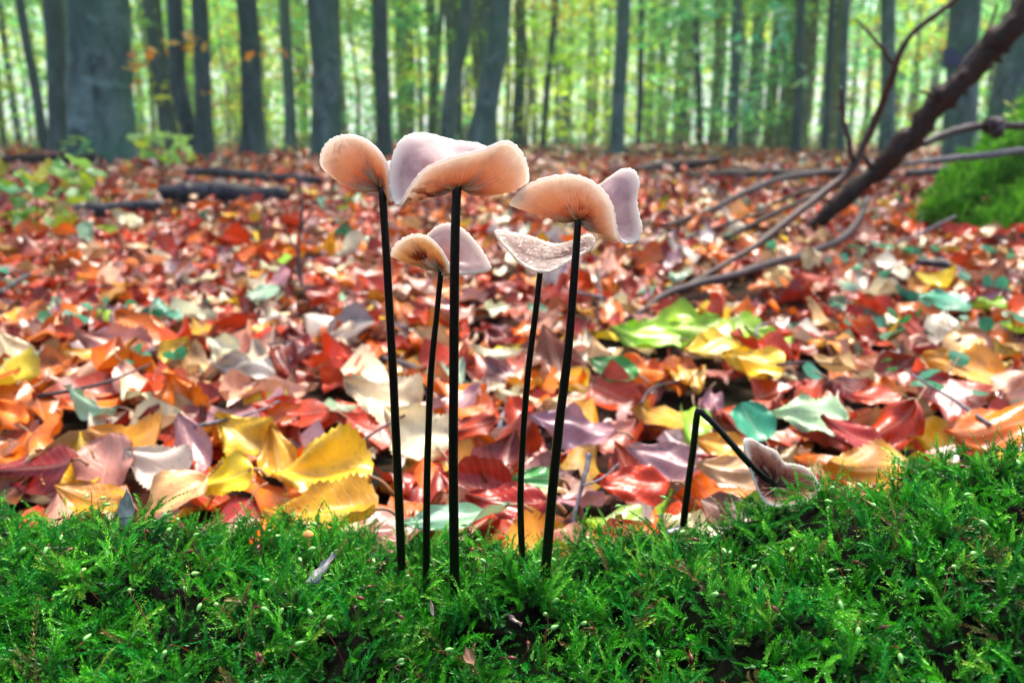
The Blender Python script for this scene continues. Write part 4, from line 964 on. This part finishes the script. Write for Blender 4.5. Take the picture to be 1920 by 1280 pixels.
# the many slender trunks deeper in the wood
FAR_T = []
for i in range(5):
    r_ = np.random.default_rng(700+i); lean = r_.uniform(-.5, .5)
    FAR_T.append(trunk_mesh(np.array([(0, 0, 0), (lean*.2, 0, 4.), (lean*.6, .1, 9.), (lean, .2, 16.)]), .17, .08, 700+i, ['bark_far', 'bark_dark', 'bark', 'bark_far', 'bark'][i], .3, 8))
words5 = ['slender yellowish grey trunk deep in the wood with leafy crown', 'slender dark trunk deep in the wood with leafy crown', 'slender bluish grey trunk deep in the wood with leafy crown',
          'slightly bowed yellowish trunk deep in the wood with leafy crown', 'slightly bowed grey trunk deep in the wood with leafy crown']
def far_trees():
    r_ = np.random.default_rng(77); xs = []
    for k in range(128):
        Y = 18+36*(k/128)**1.1+r_.uniform(-1, 1); px = (k*618.03) % 2500-290+r_.uniform(-25, 25)
        b = P(px, 288, Y); v = r_.integers(5)
        b[2] = float(ground_z(b[0], b[1]))-.1
        o = thing('beech_tree', words5[v], 'tree', b, 'slender trunks deep in the wood: '+words5[v].split(' trunk')[0])
        s = r_.uniform(.7, 1.25)
        tr = link('trunk', FAR_T[v], o); tr.scale = (s, s, 1.05); tr.rotation_euler.z = r_.uniform(0, 6.28)
        c = link('crown', CROWN[r_.integers(4)], o, (0, 0, r_.uniform(2.6, 5.5))); c.rotation_euler.z = r_.uniform(0, 6.28); c.scale = (.8, .8, 1.0)
far_trees()
def young(label, px, Y, v, s, grp=None):
    b = P(px, 292, Y); b[2] = float(ground_z(b[0], b[1]))-.05
    o = thing('young_beech', label, 'young tree', b, grp)
    pts = spline([(0, 0, 0), (.08, 0, 1.5*s), (-.05, .05, 3*s), (.1, 0, 5*s)], 14); V, F, uv = tube(pts, np.linspace(.045, .012, 14)*s, 7, .04, v)
    link('trunk', mesh('trunk', V, F, M['bark_far'], True, uv), o)
    c = link('crown', LOWC[v], o); c.scale = (s, s, s); c.rotation_euler.z = px % 6.28
yl = [('mint green young beech with layered sprays past the straight grey trunk', 1330, 17, 1, 1.15), ('mint green young beech, thinner, before the slim dark green trunk', 1440, 20, 1, 1.1),
      ('yellow green young beech behind the leaning blue grey trunk', 985, 19, 0, 1.1), ('yellow green young beech between the thickest trunk and the forked pair', 290, 18, 0, 1.1),
      ('fresh green young beech at the edge of the wood before the thin leaning trunk', 10, 17, 2, 1.2), ('golden young beech by the arching reddish branch', 1700, 20, 3, 1.1),
      ('golden green young beech seen through the forked pair', 430, 21, 3, 1.1), ('green young beech between the bluish broad trunk and the dark straight one', 670, 20, 2, 1.1),
      ('pale green young beech beside the crooked slender trunk', 790, 23, 2, 1.2), ('green young beech past the straight grey trunk, yellow inside', 1110, 22, 0, 1.2),
      ('mint green young beech between the two close parallel trunks and the banded trunk', 1610, 22, 1, 1.1), ('mint green young beech behind the banded trunk', 1850, 18, 1, 1.1)]
for a in yl: young(*a)
for k in range(26):
    young('leafy young beech in the understorey deep in the wood', (k*701.7) % 2150-115, 25+k*.9, k % 4, 1.25, 'young beeches of the deep understorey')
def far_wood():
    r_ = np.random.default_rng(9); n = 26000
    Y = r_.uniform(55, 85, n); X = r_.uniform(-1.15, 1.15, n)*Y; Z = r_.random(n)**1.15*13
    c = np.stack([X, Y, Z], -1); a = r_.normal(0, 1, (n, 3)); a /= np.linalg.norm(a, axis=1)[:, None]
    b = np.cross(a, r_.normal(0, 1, (n, 3))); b /= np.linalg.norm(b, axis=1)[:, None]; s = r_.uniform(.25, .6, n)[:, None]
    V = np.stack([c-a*s*.5, c+b*s*.35, c+a*s*.5, c-b*s*.35], 1).reshape(-1, 3)
    clump = np.sin(X*.35)*np.cos(Z*.5+X*.1)
    pal = np.array(YG[:3]+MINT+[(.40, .62, .30)]); C = pal[np.clip(((clump+1)*3.2+r_.normal(0, .8, n)).astype(int), 0, len(pal)-1)]*r_.uniform(.8, 1.3, (n, 1))
    link('far_woodland', mesh('far_woodland', V, np.arange(4*n).reshape(-1, 4), M['foliage'], False, None, {'col': np.repeat(C, 4, 0)}), kind='stuff',
         label='mass of pale green foliage closing off the wood', category='woodland')
far_wood()
def undergrowth():
    r_ = np.random.default_rng(19); n = 9000
    Y = r_.uniform(15, 46, n); X = r_.uniform(-.8, .8, n)*Y; Z = ground_z(X, Y)+r_.random(n)**1.6*.5
    c = np.stack([X, Y, Z], -1); a = r_.normal(0, 1, (n, 3)); a /= np.linalg.norm(a, axis=1)[:, None]
    b = np.cross(a, r_.normal(0, 1, (n, 3))); b /= np.linalg.norm(b, axis=1)[:, None]; s = r_.uniform(.07, .2, n)[:, None]
    V = np.stack([c-a*s*.5, c+b*s*.35, c+a*s*.5, c-b*s*.35], 1).reshape(-1, 3)
    pal = np.array([(.16, .34, .16), (.22, .36, .10), (.26, .22, .14), (.14, .26, .14)]); C = pal[r_.integers(4, size=n)]*r_.uniform(.7, 1.3, (n, 1))
    link('undergrowth', mesh('undergrowth', V, np.arange(4*n).reshape(-1, 4), M['foliage'], False, None, {'col': np.repeat(C, 4, 0)}), kind='stuff',
         label='low grey green undergrowth between the farther trunks', category='undergrowth')
undergrowth()

# ------------------------------------------------------------------ saplings and leafy sprigs
LEAFUP = {}
def sprig(name, label, cat, stems, leaves, Y, size, pal, seed, spread=(.5, .3), group=None):
    """stems: pixel paths; leaves: (px, py) centres, each a leaf of its own"""
    r_ = np.random.default_rng(seed)
    base = P(stems[0][0][0], stems[0][0][1], Y); o = thing(name, label, cat, base, group)
    for st in stems:
        W = np.array([P(p[0], p[1], Y+(p[2] if len(p) > 2 else 0)) for p in st]); pa = spline(W, 12)
        V, F, uv = tube(pa-base, np.linspace(.0032, .0012, 12)*size*14, 6, .05, seed); link('stem', mesh('stem', V, F, M['branch_mauve'], True, uv), o)
    key = (name, seed)
    bank = []
    for i in range(4):
        V, F, uv = leaf_geo(10, 4, 1, .6, 'beech', .5*(-1)**i, .25, .2, .6, .3, seed*10+i); bank.append((V, F, uv))
    ms = {}
    for i, (px, py) in enumerate(leaves):
        p = P(px, py, Y+r_.uniform(-spread[1], spread[1])); k = r_.integers(4); ci = r_.integers(len(pal))
        if (k, ci) not in ms:
            V, F, uv = bank[k]; ms[k, ci] = mesh('leaf', V, F, M['sprig'], True, uv, {'col': np.tile(pal[ci], (len(V), 1))})
        l = link('leaf', ms[k, ci], o, p-base); l.scale = (size*r_.uniform(.75, 1.2),)*3
        l.rotation_euler = (r_.normal(.45, spread[0]), r_.normal(0, spread[0]), r_.uniform(0, 6.28))
r9 = np.random.default_rng(90)
pts = [(15, 345), (45, 330), (80, 322), (110, 312), (150, 316), (178, 322), (35, 375), (70, 362), (95, 372), (122, 350), (140, 338), (10, 400), (40, 408), (60, 395), (85, 400), (112, 388), (20, 430), (55, 432), (95, 418), (130, 425), (150, 372), (-15, 360), (-20, 410), (165, 345), (5, 322), (70, 345), (28, 355)]
sprig('leafy_sapling', 'low green sapling with overlapping leaves at the wet log', 'sapling', [[(60, 450), (70, 390), (60, 340), (30, 320)], [(66, 420), (110, 370), (150, 335), (180, 320)], [(64, 430), (20, 400), (-20, 370)]], pts+[(a+r9.uniform(-22, 22), b+r9.uniform(-16, 16)) for a, b in pts], 1.9, .062,
      [(.07, .24, .04), (.15, .33, .07), (.18, .28, .02), (.08, .28, .14), (.11, .22, .02), (.28, .28, .02)], 5, (.5, .15))
pts = [(262, 270), (280, 262), (300, 268), (318, 258), (335, 270), (350, 280), (290, 285), (310, 290), (330, 295), (345, 262), (270, 285), (300, 252), (322, 280), (255, 256), (356, 294)]
sprig('leafy_sapling', 'small yellow green sapling beside the thickest trunk', 'sapling', [[(302, 345), (304, 300), (300, 260)], [(303, 310), (330, 285), (350, 270)], [(303, 305), (275, 280), (258, 262)]], pts+[(a+r9.uniform(-12, 12), b+r9.uniform(-10, 10)) for a, b in pts], 3.6, .075,
      [(.22, .42, .04), (.34, .44, .03), (.14, .36, .06), (.26, .46, .14)], 6, (.6, .2))
pts = [(130, 268), (145, 258), (160, 270), (118, 278), (170, 282), (150, 284), (138, 290)]
sprig('leafy_sapling', 'tiny green sapling before the teal grey trunk', 'sapling', [[(146, 310), (147, 285), (145, 262)], [(147, 290), (165, 275)]], pts, 5.0, .09, [(.12, .36, .14), (.2, .4, .08)], 7)
pts = [(245+k*15+r9.uniform(-8, 8), 98-12*math.sin(k*.35)+r9.uniform(-14, 16)) for k in range(20)]+[(355, 60), (362, 72), (350, 68), (250, 125), (262, 122), (240, 128), (380, 175), (395, 172), (250, 165), (258, 155)]
sprig('beech_sprig', 'orange autumn beech sprig reaching out before the forked pair of trunks', 'sprig', [[(225, 100, .2), (330, 98), (430, 82), (530, 92)], [(330, 98), (352, 75), (355, 58)], [(300, 99), (265, 120), (245, 128)], [(400, 88), (390, 140), (385, 175)]], pts, 5.2, .085,
      [(.55, .22, .03), (.60, .34, .04), (.48, .30, .05), (.40, .17, .05)], 8, (.5, .25))
pts = [(1285+r9.uniform(0, 230), 30+r9.uniform(-20, 20)+(i % 4)*55) for i in range(64)]
sprig('beech_sprig', 'mint green beech branch in drooping layers above the fallen trunk', 'sprig', [[(1560, 20), (1470, 30), (1380, 38), (1290, 48)], [(1540, 75), (1440, 90), (1290, 100)], [(1520, 130), (1420, 150), (1290, 160)], [(1500, 190), (1400, 205), (1290, 212)]], pts, 9.0, .15,
      [(.10, .44, .26), (.16, .50, .28), (.12, .38, .20), (.24, .52, .22)], 9, (.4, .8))
pts = [(1893, 195), (1905, 208), (1896, 215), (1910, 190)]
sprig('beech_sprig', 'few yellow green leaves on a shoot growing from the mossy stump', 'sprig', [[(1925, 262), (1905, 225), (1896, 198)]], pts, 2.1, .036, [(.45, .5, .03), (.3, .45, .05)], 10)
# low trefoil plants between the branches
def trefoils():
    r_ = np.random.default_rng(4)
    V, F, uv = leaf_geo(8, 4, 1, .95, 'round', .3, .3, .1, .2, 0, 1)
    me = [mesh('leaflet', V, F, M['sprig'], True, uv, {'col': np.tile(c, (len(V), 1))}) for c in ((.02, .15, .05), (.03, .21, .11), (.05, .26, .16))]
    spots = [(1470, 470, 'beside the mauve grey branch'), (1640, 465, 'under the steep dead branch'), (1700, 470, 'before the mossy stump'), (1570, 500, 'touching the middle of the mauve grey branch'), (1880, 480, 'at the foot of the mossy stump'), (1850, 528, 'by the tip of the dark bent twig'),
             (1730, 705, 'above the golden yellow leaf'), (1660, 590, 'in a dark gap of the litter'), (330, 590, 'in the litter past the black stick'), (250, 690, 'near the ragged pink brown leaf'), (620, 355, 'behind the round peach cap'), (1905, 610, 'by the edge of the big golden leaf'), (170, 585, 'above the black wet stick')]
    for px, py, where in spots:
        p = G(px, py, .026); o = thing('trefoil_plant', 'low bluish green plant with small round leaflets '+where, 'plant', p)
        n = r_.integers(5, 9); sc = .017 if p[1] < 2 else .04
        for k in range(n):
            off = np.array([r_.normal(0, .03), r_.normal(0, .04), r_.uniform(0, .008)])
            l = link('leaflet', me[r_.integers(3)], o, off); l.scale = (sc*r_.uniform(.6, 1.2),)*3; l.rotation_euler = (r_.normal(.35, .5), r_.normal(0, .5), r_.uniform(0, 6.28))
            pa = spline([off, off*.6+[0, 0, -.015], np.array([0, 0, -.04])], 5); V2, F2, u2 = tube(pa, .0006, 4); link('stalk', mesh('stalk', V2, F2, M['stalk'], True, u2), o)
trefoils()

# ------------------------------------------------------------------ the damp air of the wood
def haze():
    x0, x1, y0, y1, z0, z1 = -430, 430, -10, 430, -1.5, 27
    V = [(x, y, z) for z in (z0, z1) for y in (y0, y1) for x in (x0, x1)]
    F = np.array([(0, 2, 3, 1), (4, 5, 7, 6), (0, 1, 5, 4), (2, 6, 7, 3), (0, 4, 6, 2), (1, 3, 7, 5)])
    m = bpy.data.materials.new('haze'); m.use_nodes = True; t = m.node_tree; t.nodes.clear()
    out = t.nodes.new('ShaderNodeOutputMaterial'); v = t.nodes.new('ShaderNodeVolumePrincipled')
    v.inputs['Color'].default_value = (.82, .95, .88, 1); v.inputs['Density'].default_value = .0035; v.inputs['Anisotropy'].default_value = .3
    t.links.new(v.outputs[0], out.inputs['Volume'])
    link('haze', mesh('haze', V, F, m, False), kind='stuff', label='thin pale damp air filling the wood', category='haze')
haze()
